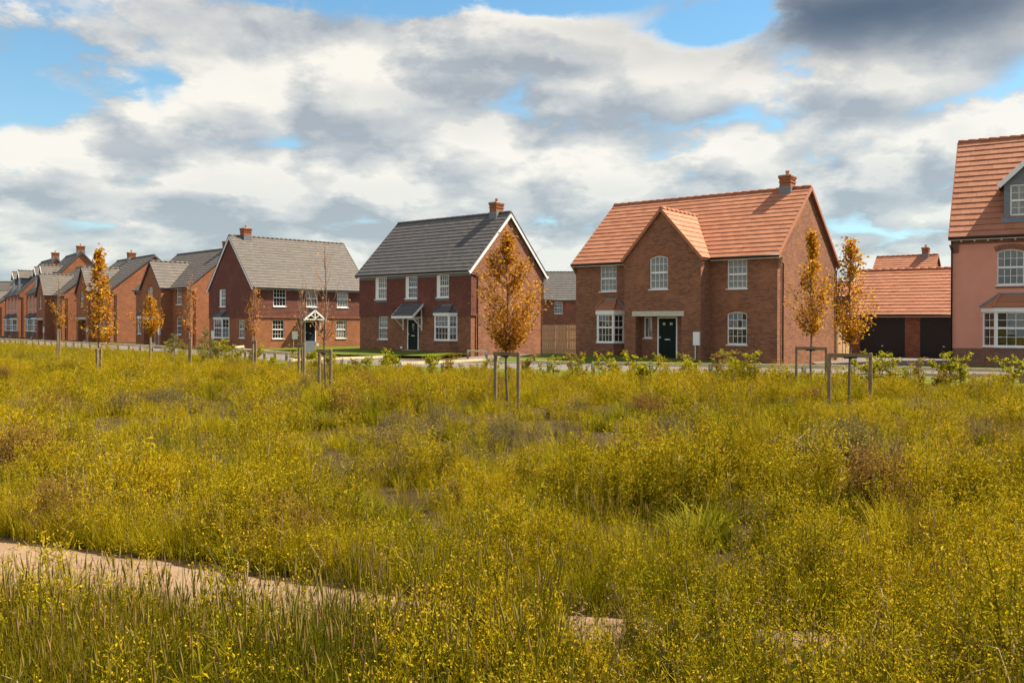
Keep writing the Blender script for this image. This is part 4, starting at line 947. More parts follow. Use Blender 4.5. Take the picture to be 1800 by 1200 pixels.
# ------------------------------------------------------------------ plants: prototypes
def blade(mb, p, az_, h, lean, w, r, mi=0, seg=3, droop=.35):
    d = Vector((math.cos(az_), math.sin(az_), 0)); sd = Vector((-d.y, d.x, 0)) * w; p = Vector(p); pts = []
    for k in range(seg + 1):
        t = k / seg; c = p + d * (lean * h * t ** (1.6)) + Vector((0, 0, h * (t - droop * t * t * min(1, lean)))); s_ = sd * (1 - t ** 1.5) if k < seg else sd * .08
        pts += [c - s_, c + s_]
    mb.idx(pts, [(2 * k, 2 * k + 1, 2 * k + 3, 2 * k + 2) for k in range(seg)], mi)
def leaf(mb, p, l, w, r, mi=0, up=.3):
    a = Vector((r.gauss(0, 1), r.gauss(0, 1), r.gauss(up, .7))).normalized(); b_ = a.cross(Vector((r.gauss(0, 1), r.gauss(0, 1), r.gauss(0, 1)))).normalized()
    p = Vector(p); n = a.cross(b_) * (w * .25)
    mb.idx([p - a * l * .5, p - b_ * w * .5 + n + a * l * .06, p + a * l * .5, p + b_ * w * .5 + n + a * l * .06], [(0, 1, 2), (0, 2, 3)], mi)
def grass_tuft(seed, n, h, spread, w, seeds=0, lean=(.1, .7)):
    r = random.Random(seed); mb = MB()
    for k in range(n):
        a = r.uniform(0, 6.28); rad = spread * math.sqrt(r.random()); hh = h * r.uniform(.5, 1.05)
        blade(mb, (rad * math.cos(a), rad * math.sin(a), -.03), a + r.gauss(0, .8), hh, r.uniform(*lean), w * r.uniform(.6, 1.2), r)
    for k in range(seeds):
        a = r.uniform(0, 6.28); rad = spread * math.sqrt(r.random()); hh = h * r.uniform(.9, 1.3); ln = r.uniform(.02, .16); az_ = r.uniform(0, 6.28)
        b0 = Vector((rad * math.cos(a), rad * math.sin(a), -.02)); t_ = b0 + Vector((math.cos(az_) * ln * hh, math.sin(az_) * ln * hh, hh)); m_ = b0.lerp(t_, .55) - Vector((math.cos(az_), math.sin(az_), 0)) * ln * hh * .18
        mb.tube([b0, m_, t_], [.0016, .0014, .0010], 3, 0, False)
        e_ = t_ + (t_ - m_).normalized() * .075; mb.tube([t_, t_.lerp(e_, .35), e_], [.0015, .0048, .0008], 4, 1, False)
    return mb
def mustard(seed, h, nbr, nfl, fs, nleaf, lod=0):
    """branching stem with loose heads of small yellow flowers"""
    r = random.Random(seed); mb = MB(); ns = 3 if lod == 0 else 3
    bx, by = r.gauss(0, .06) * h, r.gauss(0, .06) * h
    pt = lambda t: Vector((bx * t * t + .012 * math.sin(5 * t + seed), by * t * t, h * t - .03))
    mb.tube([pt(t) for t in (0, .35, .7, 1)], [.0042, .0036, .0026, .0016], ns, 0, False)
    tips = [(pt(1), 1.0)]
    for k in range(nbr):
        t = r.uniform(.28, .92); a = r.uniform(0, 6.28); L_ = h * r.uniform(.16, .42) * (1.15 - .55 * t); b0 = pt(t)
        e_ = b0 + Vector((math.cos(a) * L_ * .72, math.sin(a) * L_ * .72, L_ * r.uniform(.55, .95))); m_ = b0.lerp(e_, .5) + Vector((math.cos(a), math.sin(a), -.3)) * L_ * .08
        mb.tube([b0, m_, e_], [.0022, .0018, .0010], 3, 0, False); tips.append((e_, r.uniform(.5, 1)))
        if lod == 0 and r.random() < .6:
            e2 = m_ + Vector((r.gauss(0, .5), r.gauss(0, .5), .8)) * L_ * .45; mb.tube([m_, e2], [.0014, .0008], 3, 0, False); tips.append((e2, r.uniform(.4, .8)))
    for (tp, q) in tips:
        for k in range(max(2, int(nfl * q))):
            p = tp + Vector((r.gauss(0, .020), r.gauss(0, .020), r.uniform(-.055, .018)))
            leaf(mb, p, fs * r.uniform(.7, 1.25), fs * r.uniform(.6, 1.1), r, 1, .9)
        for k in range(3 if lod == 0 else 1):   # buds and green pods below the flowers
            p = tp + Vector((r.gauss(0, .02), r.gauss(0, .02), r.uniform(-.10, -.02))); leaf(mb, p, .035, .006, r, 0, 1.2)
    if seed % 3 == 0:
        a = r.uniform(0, 6.28); e_ = Vector((math.cos(a) * .22 * h, math.sin(a) * .22 * h, h * .78)); mb.tube([Vector((0, 0, 0)), e_ * .55 + Vector((-.03, .02, .04)), e_, e_ + Vector((.05, -.04, .03))], [.004, .0036, .0028, .0015], 3, 2, False)
    for k in range(nleaf):
        t = r.random() ** 1.3 * .85; p = pt(t) + Vector((r.gauss(0, .05), r.gauss(0, .05), r.gauss(0, .02))) * (1.1 - t); leaf(mb, p, r.uniform(.05, .11) * (1.2 - .6 * t), r.uniform(.010, .022), r, 0, .5)
    return mb
def weed(seed, h, n, nh):
    """stiff branching dry or grey-green weed with tiny heads"""
    r = random.Random(seed); mb = MB()
    for k in range(n):
        a = r.uniform(0, 6.28); ln = r.uniform(.1, .5); hh = h * r.uniform(.6, 1); e_ = Vector((math.cos(a) * ln * hh, math.sin(a) * ln * hh, hh)); m_ = e_ * .5 + Vector((0, 0, .06 * h))
        mb.tube([Vector((0, 0, -.02)), m_, e_], [.0026, .0020, .0009], 3, 0, False)
        for j in range(nh):
            t = r.uniform(.35, 1); p = e_ * t + Vector((r.gauss(0, .03), r.gauss(0, .03), r.gauss(.01, .03))); leaf(mb, p, r.uniform(.02, .05), r.uniform(.006, .016), r, 1 if r.random() < .35 else 0, .4)
    return mb
def daisy(seed):
    r = random.Random(seed); mb = MB()
    for k in range(2):
        a = r.uniform(0, 6.28); e_ = Vector((math.cos(a) * .06, math.sin(a) * .06, r.uniform(.35, .5))); mb.tube([Vector((0, 0, 0)), e_], [.0016, .001], 3, 0, False)
        for j in range(6):
            b_ = j * 1.047 + r.random() * .3; d = Vector((math.cos(b_), math.sin(b_), .15)) * .013; s_ = Vector((-d.y, d.x, 0)) * .45; mb.face([e_, e_ + d * .6 - s_, e_ + d * 1.2, e_ + d * .6 + s_], 1)
    return mb
def scatter(name, label, cat, protos, pts):
    pc = bpy.data.collections.new(name + '_kinds')
    for i, me in enumerate(protos):
        po = bpy.data.objects.new('%s_kind_%02d' % (name, i), me); pc.objects.link(po)
    me = bpy.data.meshes.new(name); me.from_pydata([p[:3] for p in pts], [], [])
    ar = me.attributes.new('rot', 'FLOAT_VECTOR', 'POINT'); ar.data.foreach_set('vector', [c for p in pts for c in (p[4], p[5], p[3])])
    sc_ = me.attributes.new('scl', 'FLOAT', 'POINT'); sc_.data.foreach_set('value', [p[6] for p in pts])
    pi = me.attributes.new('pick', 'INT', 'POINT'); pi.data.foreach_set('value', [p[7] for p in pts])
    o = obj(name, me); tag(o, label, cat, kind='stuff')
    nt = bpy.data.node_groups.new(name, 'GeometryNodeTree')
    nt.interface.new_socket('Geometry', in_out='INPUT', socket_type='NodeSocketGeometry'); nt.interface.new_socket('Geometry', in_out='OUTPUT', socket_type='NodeSocketGeometry')
    N = nt.nodes; gi = N.new('NodeGroupInput'); go = N.new('NodeGroupOutput'); ip = N.new('GeometryNodeInstanceOnPoints'); ci = N.new('GeometryNodeCollectionInfo')
    ci.inputs['Collection'].default_value = pc; ci.inputs['Separate Children'].default_value = True; ci.inputs['Reset Children'].default_value = True
    ip.inputs['Pick Instance'].default_value = True
    def na(nm, ty):
        a = N.new('GeometryNodeInputNamedAttribute'); a.data_type = ty; a.inputs['Name'].default_value = nm; return a.outputs['Attribute']
    nt.links.new(gi.outputs[0], ip.inputs['Points']); nt.links.new(ci.outputs[0], ip.inputs['Instance'])
    nt.links.new(na('rot', 'FLOAT_VECTOR'), ip.inputs['Rotation']); nt.links.new(na('scl', 'FLOAT'), ip.inputs['Scale']); nt.links.new(na('pick', 'INT'), ip.inputs['Instance Index'])
    nt.links.new(ip.outputs[0], go.inputs[0])
    md = o.modifiers.new('scatter', 'NODES'); md.node_group = nt
    return o

HEDGE = [(-60, 93), (-36, 66), (-27.5, 57.5), (-21, 50.5), (-15.8, 43.6), (-12.6, 39), (-8.8, 34), (-4.8, 30), (-1.9, 28.8), (.9, 28), (3.5, 27.5), (7, 26.6), (9.9, 23.6), (13.5, 22.6), (18, 21), (30, 16)]
def hedge_y(x):
    for (x0, y0), (x1, y1) in zip(HEDGE, HEDGE[1:]):
        if x0 <= x <= x1: return y0 + (y1 - y0) * (x - x0) / (x1 - x0)
    return 93 if x < -60 else 16
TREES_XY = []
def in_path(x, y, m=0.0): d = path_y(x) - y; return -m < d < path_w(x) + m
pr = random.Random(21)
P_mus, P_musf, P_gr, P_grf, P_tall, P_dry, P_grey, P_daisy, P_short = [], [], [], [], [], [], [], [], []
P_leafy, P_dock = [], []
def put(lst, x, y, s, n, tilt=.12, pick=None): lst.append((x, y, field_h(x, y) if y < 33 else .0, pr.uniform(0, 6.28), pr.gauss(0, tilt), pr.gauss(0, tilt), s, pr.randrange(n) if pick is None else pr.choice(pick)))
def pix(x, y): return 900 + F_PX * x / y, HORIZON + F_PX * CAM_H / y
BARE = [(-2.0, 9.7, .42), (4.3, 8.2, .5), (2.45, 8.95, .5), (3.0, 15.5, .5), (8.5, 19, .8)]
def bare(x, y): return any((x - a) ** 2 / (c * 1.5) ** 2 + (y - b_) ** 2 / c ** 2 < 1 + .5 * hnoise(x, y, 2) for a, b_, c in BARE)
def height_field(x, y): return max(.28, .84 + .45 * hnoise(x + 31, y, .36) + .65 * hnoise(x, y + 17, .85))
N_MUS, N_GR = 8, 6
def area_sample(y0, y1, dens, lo=-.64, hi=.64):
    # a wedge as wide as the view, with a margin of M metres on its outer sides
    M0, M1 = (4.0 if lo < -.5 else 0.0), (4.0 if hi > .5 else 0.0)
    n = int(dens * ((hi - lo) * (y1 * y1 - y0 * y0) / 2 + (M0 + M1) * (y1 - y0)))
    k = 0
    while k < n:
        y = y0 + (y1 - y0) * pr.random(); w = (hi - lo) * y + M0 + M1
        if pr.random() > w / ((hi - lo) * y1 + M0 + M1): continue
        k += 1; yield lo * y - M0 + w * pr.random(), y
RICH, GREEN = (0, 2, 4, 6), (1, 3, 5, 7)
def clump(x, y, far):
    """a mound of one kind of plant, tallest in the middle, with gaps around it"""
    px, py = pix(x, y)
    gz = math.exp(-((px - 900) / 190) ** 2 - ((py - 790) / 38) ** 2) + math.exp(-((px - 1420) / 170) ** 2 - ((py - 815) / 30) ** 2) + .4 * math.exp(-((px - 380) / 120) ** 2 - ((py - 730) / 25) ** 2)
    u = pr.random(); v = .5 + .8 * hnoise(x, y, .3)
    if pr.random() < gz * .7: kind = 'grey'
    elif u < .44 + .22 * (v - .5): kind = 'rich'
    elif u < .66: kind = 'green'
    elif u < .84: kind = 'grass'
    elif u < .93: kind = 'leafy'
    elif u < .95: kind = 'dock'
    else: kind = 'dry'
    Rc = pr.uniform(.16, .44) * (1.1 if far else 1.0); hs = pr.uniform(.62, 1.22) * (1 + .35 * hnoise(x + 31, y, .3))
    if kind == 'grass': hs *= 1.05
    n = max(5, int((60 if far else 85) * Rc * Rc * 3.14 * pr.uniform(.75, 1.2)))
    for _ in range(n):
        a = pr.uniform(0, 6.28); q = math.sqrt(pr.random()); X, Y = x + Rc * q * math.cos(a), y + Rc * q * math.sin(a)
        if Y < path_y(X) + .06 or Y > hedge_y(X) - .1: continue
        d = Y - path_y(X); sc = hs * (1 - .42 * q * q) * pr.uniform(.82, 1.1) * min(1, .6 + .6 * d)
        if kind == 'rich': put(P_musf if far else P_mus, X, Y, sc, N_MUS, .16, RICH)
        elif kind == 'green': put(P_musf if far else P_mus, X, Y, sc * 1.02, N_MUS, .16, GREEN)
        elif kind == 'grass': put(P_grf if far else P_gr, X, Y, sc * 1.05, N_GR, .1)
        elif kind == 'grey': put(P_grey, X, Y, sc, 4)
        elif kind == 'leafy': put(P_leafy, X, Y, sc, 4, .15)
        elif kind == 'dock': put(P_dock, X, Y, sc, 4, .1); put(P_leafy, X, Y, sc * .8, 4, .2)
        else: put(P_dry, X, Y, sc * .9, 4, .2); put(P_grf if far else P_gr, X, Y, sc * .8, N_GR)
        if pr.random() < .025: put(P_dry, X, Y, sc, 4, .2)
for x, y in area_sample(4.4, 10.5, 3.6):          # beyond the path
    if y < path_y(x) + .15 or y > hedge_y(x) or (bare(x, y) and pr.random() < .9): continue
    clump(x, y, False)
for x, y in area_sample(4.4, 10.5, 30):
    if y < path_y(x) + .05 or bare(x, y): continue
    put(P_gr, x, y, pr.uniform(.3, .62), N_GR)
for k in range(1500):                              # ragged growth right up to the path
    x = pr.uniform(-5.2, 4.2); y = path_y(x) + .04 + abs(pr.gauss(0, .38)) + .08 * hnoise(x, 3, 2.0)
    if pr.random() < .62: put(P_gr, x, y, pr.uniform(.45, .85), N_GR, .2)
    elif pr.random() < .8: put(P_mus, x, y, pr.uniform(.4, .85), N_MUS, .3)
    else: put(P_dry, x, y, pr.uniform(.4, .7), 4, .3)
for x, y in area_sample(10.5, 33, 2.1):
    if y > hedge_y(x) - .3 or (bare(x, y) and pr.random() < .8): continue
    clump(x, y, True)
for x, y in area_sample(10.5, 33, 8):
    if y > hedge_y(x) - .2 or bare(x, y): continue
    put(P_grf if pr.random() < .6 else P_musf, x, y, pr.uniform(.35, .7), 6)
    if pr.random() < .01: put(P_daisy, x, y, .8, 3)
for x, y in area_sample(33, 92, 9, -.66, -.12):
    if y > hedge_y(x) + .6: continue
    hf = .85 * height_field(x, y)
    put(P_musf if hnoise(x, y, .15) + pr.gauss(0, .4) > .0 else P_grf, x, y, hf * pr.uniform(.8, 1.3), 6)
for x, y in area_sample(3.0, 6.6, 330):           # near verge of the path
    d = path_y(x) - path_w(x) - y
    edge = .12 * hnoise(x, y, 2.3)
    if d < -.05 + edge - (.22 if pr.random() < .05 else 0): continue
    hm = max(.34, min(1.05, (CAM_H - .284 * y) / .46)) if x < .2 else .50 + .55 * hnoise(x + 3, y, 1.6) + .25 * min(1, max(0, 4.2 - y))
    if hm < .4 and x >= .2 and pr.random() < .7: continue
    if pr.random() < .8: put(P_tall, x, y, hm * pr.uniform(.75, 1.15) * (.95 + .2 * hnoise(x, y, 1.2)), N_GR, .08)
    if pr.random() < (.09 if x < -.5 else .24): put(P_mus, x, y, min(1, hm * 1.15) * pr.uniform(.65, 1.0), N_MUS)
    if pr.random() < .05: put(P_dry, x, y, pr.uniform(.6, .9), 4)
for x, y in area_sample(3.0, 5.4, 40, -.1, .66):   # yellow heads crowding over the path on the near right
    if in_path(x, y, .0) and pr.random() < .92: continue
    if hnoise(x * 1.0, y, 1.3) < -.05: continue
    put(P_mus, x, y, pr.uniform(.55, .9), N_MUS)
for (px, Y, s) in ((120, 4.75, 1.22), (430, 4.7, 1.12), (455, 4.6, 1.0), (545, 4.6, 1.0), (1705, 3.9, 1.12), (1745, 3.95, 1.2), (1790, 4.0, 1.15), (1620, 4.0, .9), (20, 4.5, 1.0), (1475, 4.3, .85), (1560, 4.2, .9)):
    for k in range(2): put(P_mus, (px - 900) / F_PX * Y + pr.gauss(0, .05), Y + pr.gauss(0, .08), s * pr.uniform(.85, 1.05), N_MUS)
for x, y in area_sample(19, 60, 26, -.45, .66):     # mown strip between hedge plants and kerb
    if not (hedge_y(x) - .3 < y < hedge_y(x) + 3.4): continue
    P_short.append((x, y, .0, pr.uniform(0, 6.28), 0, 0, pr.uniform(.7, 1.3), pr.randrange(4)))
for k in range(3600):
    v = pr.choice(LAWN_V); P_short.append((v.x + pr.gauss(0, .3), v.y + pr.gauss(0, .3), v.z - .03, pr.uniform(0, 6.28), 0, 0, pr.uniform(.35, .8), pr.randrange(4)))
def many(fn, n, mats): return [fn(i).mesh('kind', mats) for i in range(n)]
scatter('yellow_wildflowers', 'loose yellow flowering weeds filling the near field', 'wildflowers', many(lambda i: mustard(100 + i, (.50, .60, .55, .66, .48, .58, .70, .52)[i], (6, 8, 7, 9, 6, 10, 8, 7)[i], (5, 1.5, 4, 1.5, 5.5, 2.5, 4, 1)[i], .0140, 30), N_MUS, [M_stem, M_flower, M_pale]), P_mus)
scatter('far_wildflowers', 'mass of yellow flowering weeds across the middle of the field', 'wildflowers', many(lambda i: mustard(200 + i, (.50, .60, .55, .62, .48, .58, .64, .52)[i], (6, 7, 6, 8, 6, 8, 7, 6)[i], (4, 1.5, 3, 1, 5, 2, 3.5, 1)[i], .021, 30, 1), N_MUS, [M_stem, M_flower, M_pale]), P_musf)
scatter('meadow_grass', 'green grass tufts among the near flowers', 'grass', many(lambda i: grass_tuft(300 + i, 26, (.42, .5, .36, .46, .55, .4)[i], .09, .0035, 2), N_GR, [M_grass, M_seed]), P_gr)
scatter('far_grass', 'green and straw grass across the middle of the field', 'grass', many(lambda i: grass_tuft(320 + i, 20, (.42, .5, .36, .46, .52, .4)[i], .13, .007, 0), N_GR, [M_grass, M_seed]), P_grf)
scatter('tall_grass', 'tall seeding grass along the near edge of the sandy path', 'grass', many(lambda i: grass_tuft(340 + i, 30, (.42, .48, .52, .44, .38, .5)[i], .06, .0042, 1, (.05, .5)), N_GR, [M_tallg, M_seed]), P_tall)
scatter('dry_stalks', 'brown dry stalks standing among the flowers', 'dry weeds', many(lambda i: weed(400 + i, .45, 5, 7), 4, [M_dry, M_dry]), P_dry)
scatter('grey_weeds', 'greyish seeding weeds in patches of the field', 'weeds', many(lambda i: weed(420 + i, .48, 9, 12), 4, [M_grey, M_dry]), P_grey)
scatter('leafy_weeds', 'clumps of broad-leaved green weeds in the field', 'weeds', many(lambda i: grass_tuft(440 + i, 24, (.36, .30, .40, .34)[i], .10, .013, 0, (.25, .9)), 4, [M_leafy, M_seed]), P_leafy)
scatter('dock_spikes', 'rust-brown dock spikes among the broad-leaved weeds', 'weeds', many(lambda i: weed(460 + i, .62, 4, 34), 4, [M_dock, M_dock]), P_dock)
scatter('daisies', 'a few white daisies dotted through the field', 'daisies', many(daisy, 3, [M_stem, M_daisy]), P_daisy)
scatter('short_grass', 'short grass of the lawns and of the strip beside the drive', 'grass', many(lambda i: grass_tuft(360 + i, 26, .15, .16, .005, 0, (.2, .9)), 4, [M_lawnblade if False else M_grass, M_seed]), P_short)
print('scatter', len(P_mus), len(P_musf), len(P_gr), len(P_grf), len(P_tall), len(P_dry), len(P_grey), len(P_short))

def road_front(x):
    best = None
    for p, q in zip(Rr, Rr[1:]):
        if min(p[0], q[0]) <= x <= max(p[0], q[0]): best = p[1] + (q[1] - p[1]) * (x - p[0]) / (q[0] - p[0])
    return best
mb = MB(); vs = []; nn_ = 0
for i in range(90):
    x = -18 + 40 * i / 89; y1 = road_front(x)
    if y1 is None: continue
    y0 = min(hedge_y(x) + .1, y1 - .3); nn_ += 1
    vs += [(x, y0 + .25 * hnoise(x, 2, 1.1), .028), (x, (y0 + y1) / 2, .045), (x, y1 - .06, .04)]
mb.idx(vs, [(3 * i + k, 3 * (i + 1) + k, 3 * (i + 1) + k + 1, 3 * i + k + 1) for i in range(nn_ - 1) for k in range(2)])
tag(part('grass_verge', mb, M_lawn, None, None, True), 'green verge between the hedge plants and the drive', 'verge', kind='structure')

# ------------------------------------------------------------------ young trees with stakes
def tree(label, px, Y, H, z0, cw, mat, nb, nl, ls, seed, peak=.35, bare_top=0.0, upright=1.6, lean=0.0, squeeze=None, twigs=10):
    r = random.Random(seed); X = (px - 900) / F_PX * Y
    t = thing('young_tree', label, 'tree', (X, Y, 0), 0, 'young staked trees along the field edge')
    wob = lambda z: Vector((lean * (z / H) ** 2 + .02 * math.sin(z * 3 + seed), .02 * math.cos(z * 2.3 + seed), z))
    mb = MB(); zs = [-.1, .3, .8, 1.3, 1.8, 2.4, 3.0, H * .94]; zs = sorted(set(z for z in zs if z < H * .95) | {H * .95}); r0 = .016 + .004 * H
    mb.tube([wob(z) for z in zs], [max(.004, r0 * (1 - z / H * .86)) for z in zs], 7); part('trunk', mb, M_bark, t, None, True)
    br = MB(); cr = MB(); br2 = []
    def env(q):
        a = (q / peak) ** .6 if q < peak else (1 - (q - peak) / (1 - peak)) ** .85
        a = max(a, .1) * (1 + .25 * math.sin(q * 11 + seed))
        if squeeze: a *= 1 - squeeze[1] * math.exp(-((q - squeeze[0]) / .1) ** 2)
        return cw / 2 * a
    for k in range(nb):
        q = (k + r.random()) / nb; zt = z0 + (H - z0) * q; a = r.uniform(0, 6.28); rad = env(q) * r.uniform(.45, 1.05) * (1 + .75 * noise.noise(Vector((math.cos(a) * 1.3, math.sin(a) * 1.3, q * 5 + seed * 7))))
        zb = max(z0 * .88, zt - rad * upright - .12); c0 = wob(zb); e_ = wob(zt) + Vector((math.cos(a) * rad, math.sin(a) * rad, 0)); m_ = c0.lerp(e_, .5) + Vector((math.cos(a) * rad * .12, math.sin(a) * rad * .12, -.03))
        br.tube([c0, m_, e_], [.0085, .006, .0025], 4, 0, False)
        if q > 1 - bare_top: cnt = max(1, int(nl * .08))
        else: cnt = int(nl * 1.3 * r.choice((.1, .5, .9, 1.3, 1.8)))
        for j in range(cnt):
            u = r.uniform(.25, 1.06); p = c0.lerp(m_, u * 2) if u < .5 else m_.lerp(e_, u * 2 - 1)
            p = p + Vector((r.gauss(0, .065), r.gauss(0, .065), r.gauss(-.01, .065))); l_ = ls * r.uniform(.7, 1.4)
            leaf(cr, p, l_, l_ * .62, r, 0, -.2)
    for k in range(twigs):
        q = r.uniform(.3, 1); zt = z0 + (H - z0) * q; a = r.uniform(0, 6.28); c0 = wob(zt - .3); br.tube([c0, wob(zt) + Vector((math.cos(a), math.sin(a), .7)) * env(q) * .9], [.005, .0018], 3, 0, False)
    part('branches', br, M_twig, t, None, True); part('crown', cr, mat, t)
    return t, X
def stakes(label, px, Y, yaw, hb=1.14, sp=.80):
    X = (px - 900) / F_PX * Y
    s = thing('tree_stake', label, 'tree stake', (X, Y, 0), yaw, 'timber stakes holding the young trees')
    for sx_ in (-1, 1):
        mb = MB(); mb.tube([(sx_ * sp / 2, 0, -.2), (sx_ * sp / 2, 0, hb + .035 + sx_ * .01), (sx_ * sp / 2, 0, hb + .045 + sx_ * .01)], [.038, .037, .030], 10); part('post', mb, M_stake, s)
    mb = MB(); mb.box(-sp / 2 - .01, -.052, hb - .045, sp / 2 + .01, -.030, hb + .04); part('crossbar', mb, M_stake, s)
    mb = MB(); mb.box(-.13, -.062, hb - .065, .13, -.054, hb - .03); mb.tube([(0, -.03, hb - .07), (0, -.03, hb - .025)], .045, 8); part('tie', mb, M_rubber, s)
    return s
TT = [ # label, px, Y, H, z0, cw, mat, nb, nl, ls, seed, kw, stake yaw, height
 ('small golden tree with bare twiggy top at the far left', 103, 45, 4.2, 1.75, 1.35, M_gold, 40, 16, .085, 1, dict(bare_top=.48, peak=.3), 70, 1.44),
 ('tall golden-brown tree with a narrow waist, left of the brick gable', 174, 26, 3.98, 1.40, 1.6, M_gold, 78, 20, .088, 2, dict(peak=.22, squeeze=(.55, .35), upright=1.0), 72, .97),
 ('compact golden tree in front of the grey-roofed gabled house', 264.5, 37, 2.98, 1.55, 1.35, M_gold, 52, 24, .085, 3, dict(peak=.35), 69, 1.14),
 ('thin upright orange tree beside the compact golden tree', 334, 36, 3.75, 1.6, 1.05, M_orange, 42, 9, .075, 4, dict(peak=.4, upright=2.6, bare_top=.22), 66, 1.14),
 ('sparse orange tree in front of the tile-hung gable', 447, 31, 3.1, 1.55, .85, M_orange, 40, 10, .062, 5, dict(peak=.45, upright=2.4), 66, 1.14),
 ('nearly bare thin tree with a few pale dry leaves', 530, 26, 3.15, 1.6, .75, M_pinkleaf, 14, 2.2, .070, 6, dict(peak=.4, upright=2.6), 66, 1.14),
 ('tall almost bare tree with fanned branches before the white porch', 571.5, 19.7, 3.55, 1.55, 1.3, M_orange, 26, 4.2, .05, 7, dict(peak=.38, upright=2.0, bare_top=.35), 60, 1.14),
 ('broad bronze-leaved tree in front of the brick and hung-tile house', 891, 18, 3.64, 1.40, 2.0, M_bronze, 120, 31, .062, 8, dict(peak=.42, upright=1.1), 54, 1.14),
 ('pointed bright golden tree in front of the red-roofed house gable', 1426, 24, 4.35, 1.72, 1.45, M_gold, 90, 32, .070, 9, dict(peak=.2, upright=1.3, squeeze=(.8, .35)), 35, 1.14),
 ('copper-gold tree standing before the double garage', 1494, 18, 3.55, 1.55, 1.08, M_gold, 74, 24, .062, 10, dict(peak=.45, upright=1.6), 10, 1.14)]
for (lb, px, Y, H, z0, cw, mt, nb, nl, ls, sd, kw, yw, hb) in TT:
    tree(lb, px, Y, H, z0, cw, mt, nb, nl, ls, sd, **kw)
    stakes('timber stake pair with crossbar holding the ' + ' '.join(lb.split()[:7]), px, Y, -R(yw), hb)

# ------------------------------------------------------------------ hedge plants, pines, tussocks
def hedge_mesh(seed, h):
    r = random.Random(seed); st = MB(); lf = MB()
    for k in range(r.randint(4, 6)):
        a = r.uniform(0, 6.28); ln = r.uniform(.12, .5); hh = h * r.uniform(.6, 1.05); e_ = Vector((math.cos(a) * ln * hh, math.sin(a) * ln * hh, hh)); m_ = e_ * .5 + Vector((0, 0, .07))
        st.tube([Vector((0, 0, -.05)), m_, e_], [.009, .006, .002], 4, 0, False)
        for j in range(r.randint(4, 6)):
            t = r.uniform(.25, .98); p = (m_ * 2 * t if t < .5 else m_.lerp(e_, 2 * t - 1)); a2 = r.uniform(0, 6.28); L_ = r.uniform(.10, .24); q = p + Vector((math.cos(a2) * L_, math.sin(a2) * L_, L_ * r.uniform(.0, .7))); st.tube([p, q], [.004, .0015], 3, 0, False)
            for n_ in range(r.randint(12, 22)):
                c = p.lerp(q, r.uniform(.15, 1.1)) + Vector((r.gauss(0, .028), r.gauss(0, .028), r.gauss(0, .026))); l_ = r.uniform(.05, .085); leaf(lf, c, l_, l_ * .66, r, 0, .3)
    return st.mesh('stem', M_twig), lf
HK = [hedge_mesh(500 + i, (.85, 1.0, .75, .95, .68)[i]) for i in range(5)]
HL = [lf.mesh('foliage', M_hedge) for _, lf in HK]; HLr = [lf.mesh('foliage', M_hedger) for _, lf in HK]
hp = random.Random(77); pts = []
line = [(-17.5, 45.5)] + [p for p in HEDGE if -17 < p[0] < 19]; line2 = [(1.5, 26.2), (6.5, 25.4), (9.8, 22.6), (14.5, 21.2)]
for (a, b_) in list(zip(line, line[1:])) + list(zip(line2, line2[1:])):
    n = max(1, round((Vector(b_) - Vector(a)).length / .46))
    pts += [(a[0] + (b_[0] - a[0]) * k / n + hp.gauss(0, .18), a[1] + (b_[1] - a[1]) * k / n + hp.gauss(0, .35)) for k in range(n)]
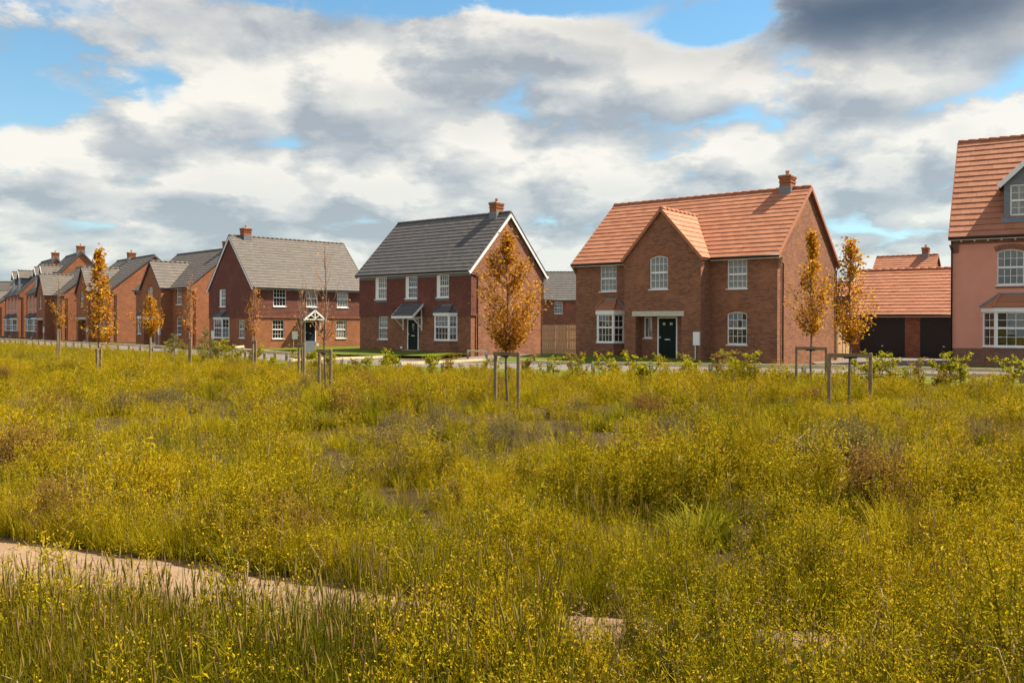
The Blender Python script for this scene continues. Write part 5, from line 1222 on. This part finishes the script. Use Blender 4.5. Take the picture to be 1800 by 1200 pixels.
for (x, y) in pts:
    if hp.random() < .06 or abs(x) > .61 * y: continue
    px = 900 + F_PX * x / y
    k = hp.randrange(5); s = hp.choice((.5, .6, .75, .9, 1.1)); russet = hp.random() < .12
    where = 'left of the two thin bare trees' if px < 520 else 'between the bare trees and the bronze tree' if px < 860 else 'below the red-roofed house' if px < 1395 else 'among the two staked golden trees' if px < 1535 else 'before the garage and pink house'
    lb = {.5: 'tiny', .6: 'small', .75: 'knee-high', .9: 'bushy', 1.1: 'tall'}[s] + (' russet-leaved' if russet else ' yellow-green') + ' young hedge plant ' + where
    o = thing('hedge_plant', lb, 'hedge plant', (x, y, 0), hp.uniform(0, 6.28), 'young hedge plants along the rail'); o.scale = (s, s, s * hp.uniform(.9, 1.1))
    obj('stem', HK[k][0], o); obj('foliage', (HLr if russet else HL)[k], o)
def pine(label, x, y, h, seed):
    r = random.Random(seed); st = MB(); lf = MB(); o = thing('pine_sapling', label, 'sapling', (x, y, 0))
    st.tube([(0, 0, -.05), (.02, 0, h * .5), (0, .02, h)], [.03, .02, .006], 5)
    for k in range(26):
        z = h * r.uniform(.12, .98); a = r.uniform(0, 6.28); L_ = (h * 1.05 - z) * r.uniform(.3, .55) + .08; e_ = Vector((math.cos(a) * L_, math.sin(a) * L_, z + L_ * .55)); st.tube([(0, 0, z), e_], [.008, .003], 4, 0, False)
        for j in range(60):
            p = Vector((0, 0, z)).lerp(e_, r.uniform(.35, 1.05)) + Vector((r.gauss(0, .03), r.gauss(0, .03), r.gauss(.02, .03))); leaf(lf, p, .11, .008, r, 0, 1.0)
    part('stem', st, M_twig, o); part('needles', lf, M_pine, o)
pine('pale green pine sapling in front of the tile-hung gable', -14.0, 40.2, 1.55, 5); pine('bushy pine sapling left of the other pine sapling', -15.7, 41.0, 1.25, 6)
pine('small pine sapling under the orange tree', -13.2, 38.5, 1.05, 8)
def tussock(label, x, y, mb, mat):
    o = tag(part('grass_tussock', mb, mat, None, Matrix.Translation((x, y, field_h(x, y)))), label, 'grass tussock'); return o
tussock('tall upright reed-like tussock with brown base in mid field', 2.52, 9.45, grass_tuft(71, 380, .86, .14, .005, 70, (.02, .24)), [M_grass, M_seed])
tussock('small bright yellow-green grass tuft on bare soil', 4.0, 8.72, grass_tuft(72, 120, .30, .06, .005, 0, (.2, .9)), [M_hedge, M_seed])
tussock('pale green grass tuft on the far side of the sandy path', -.55, 5.95, grass_tuft(73, 110, .26, .06, .004, 0, (.3, 1.0)), [M_hedge, M_seed])
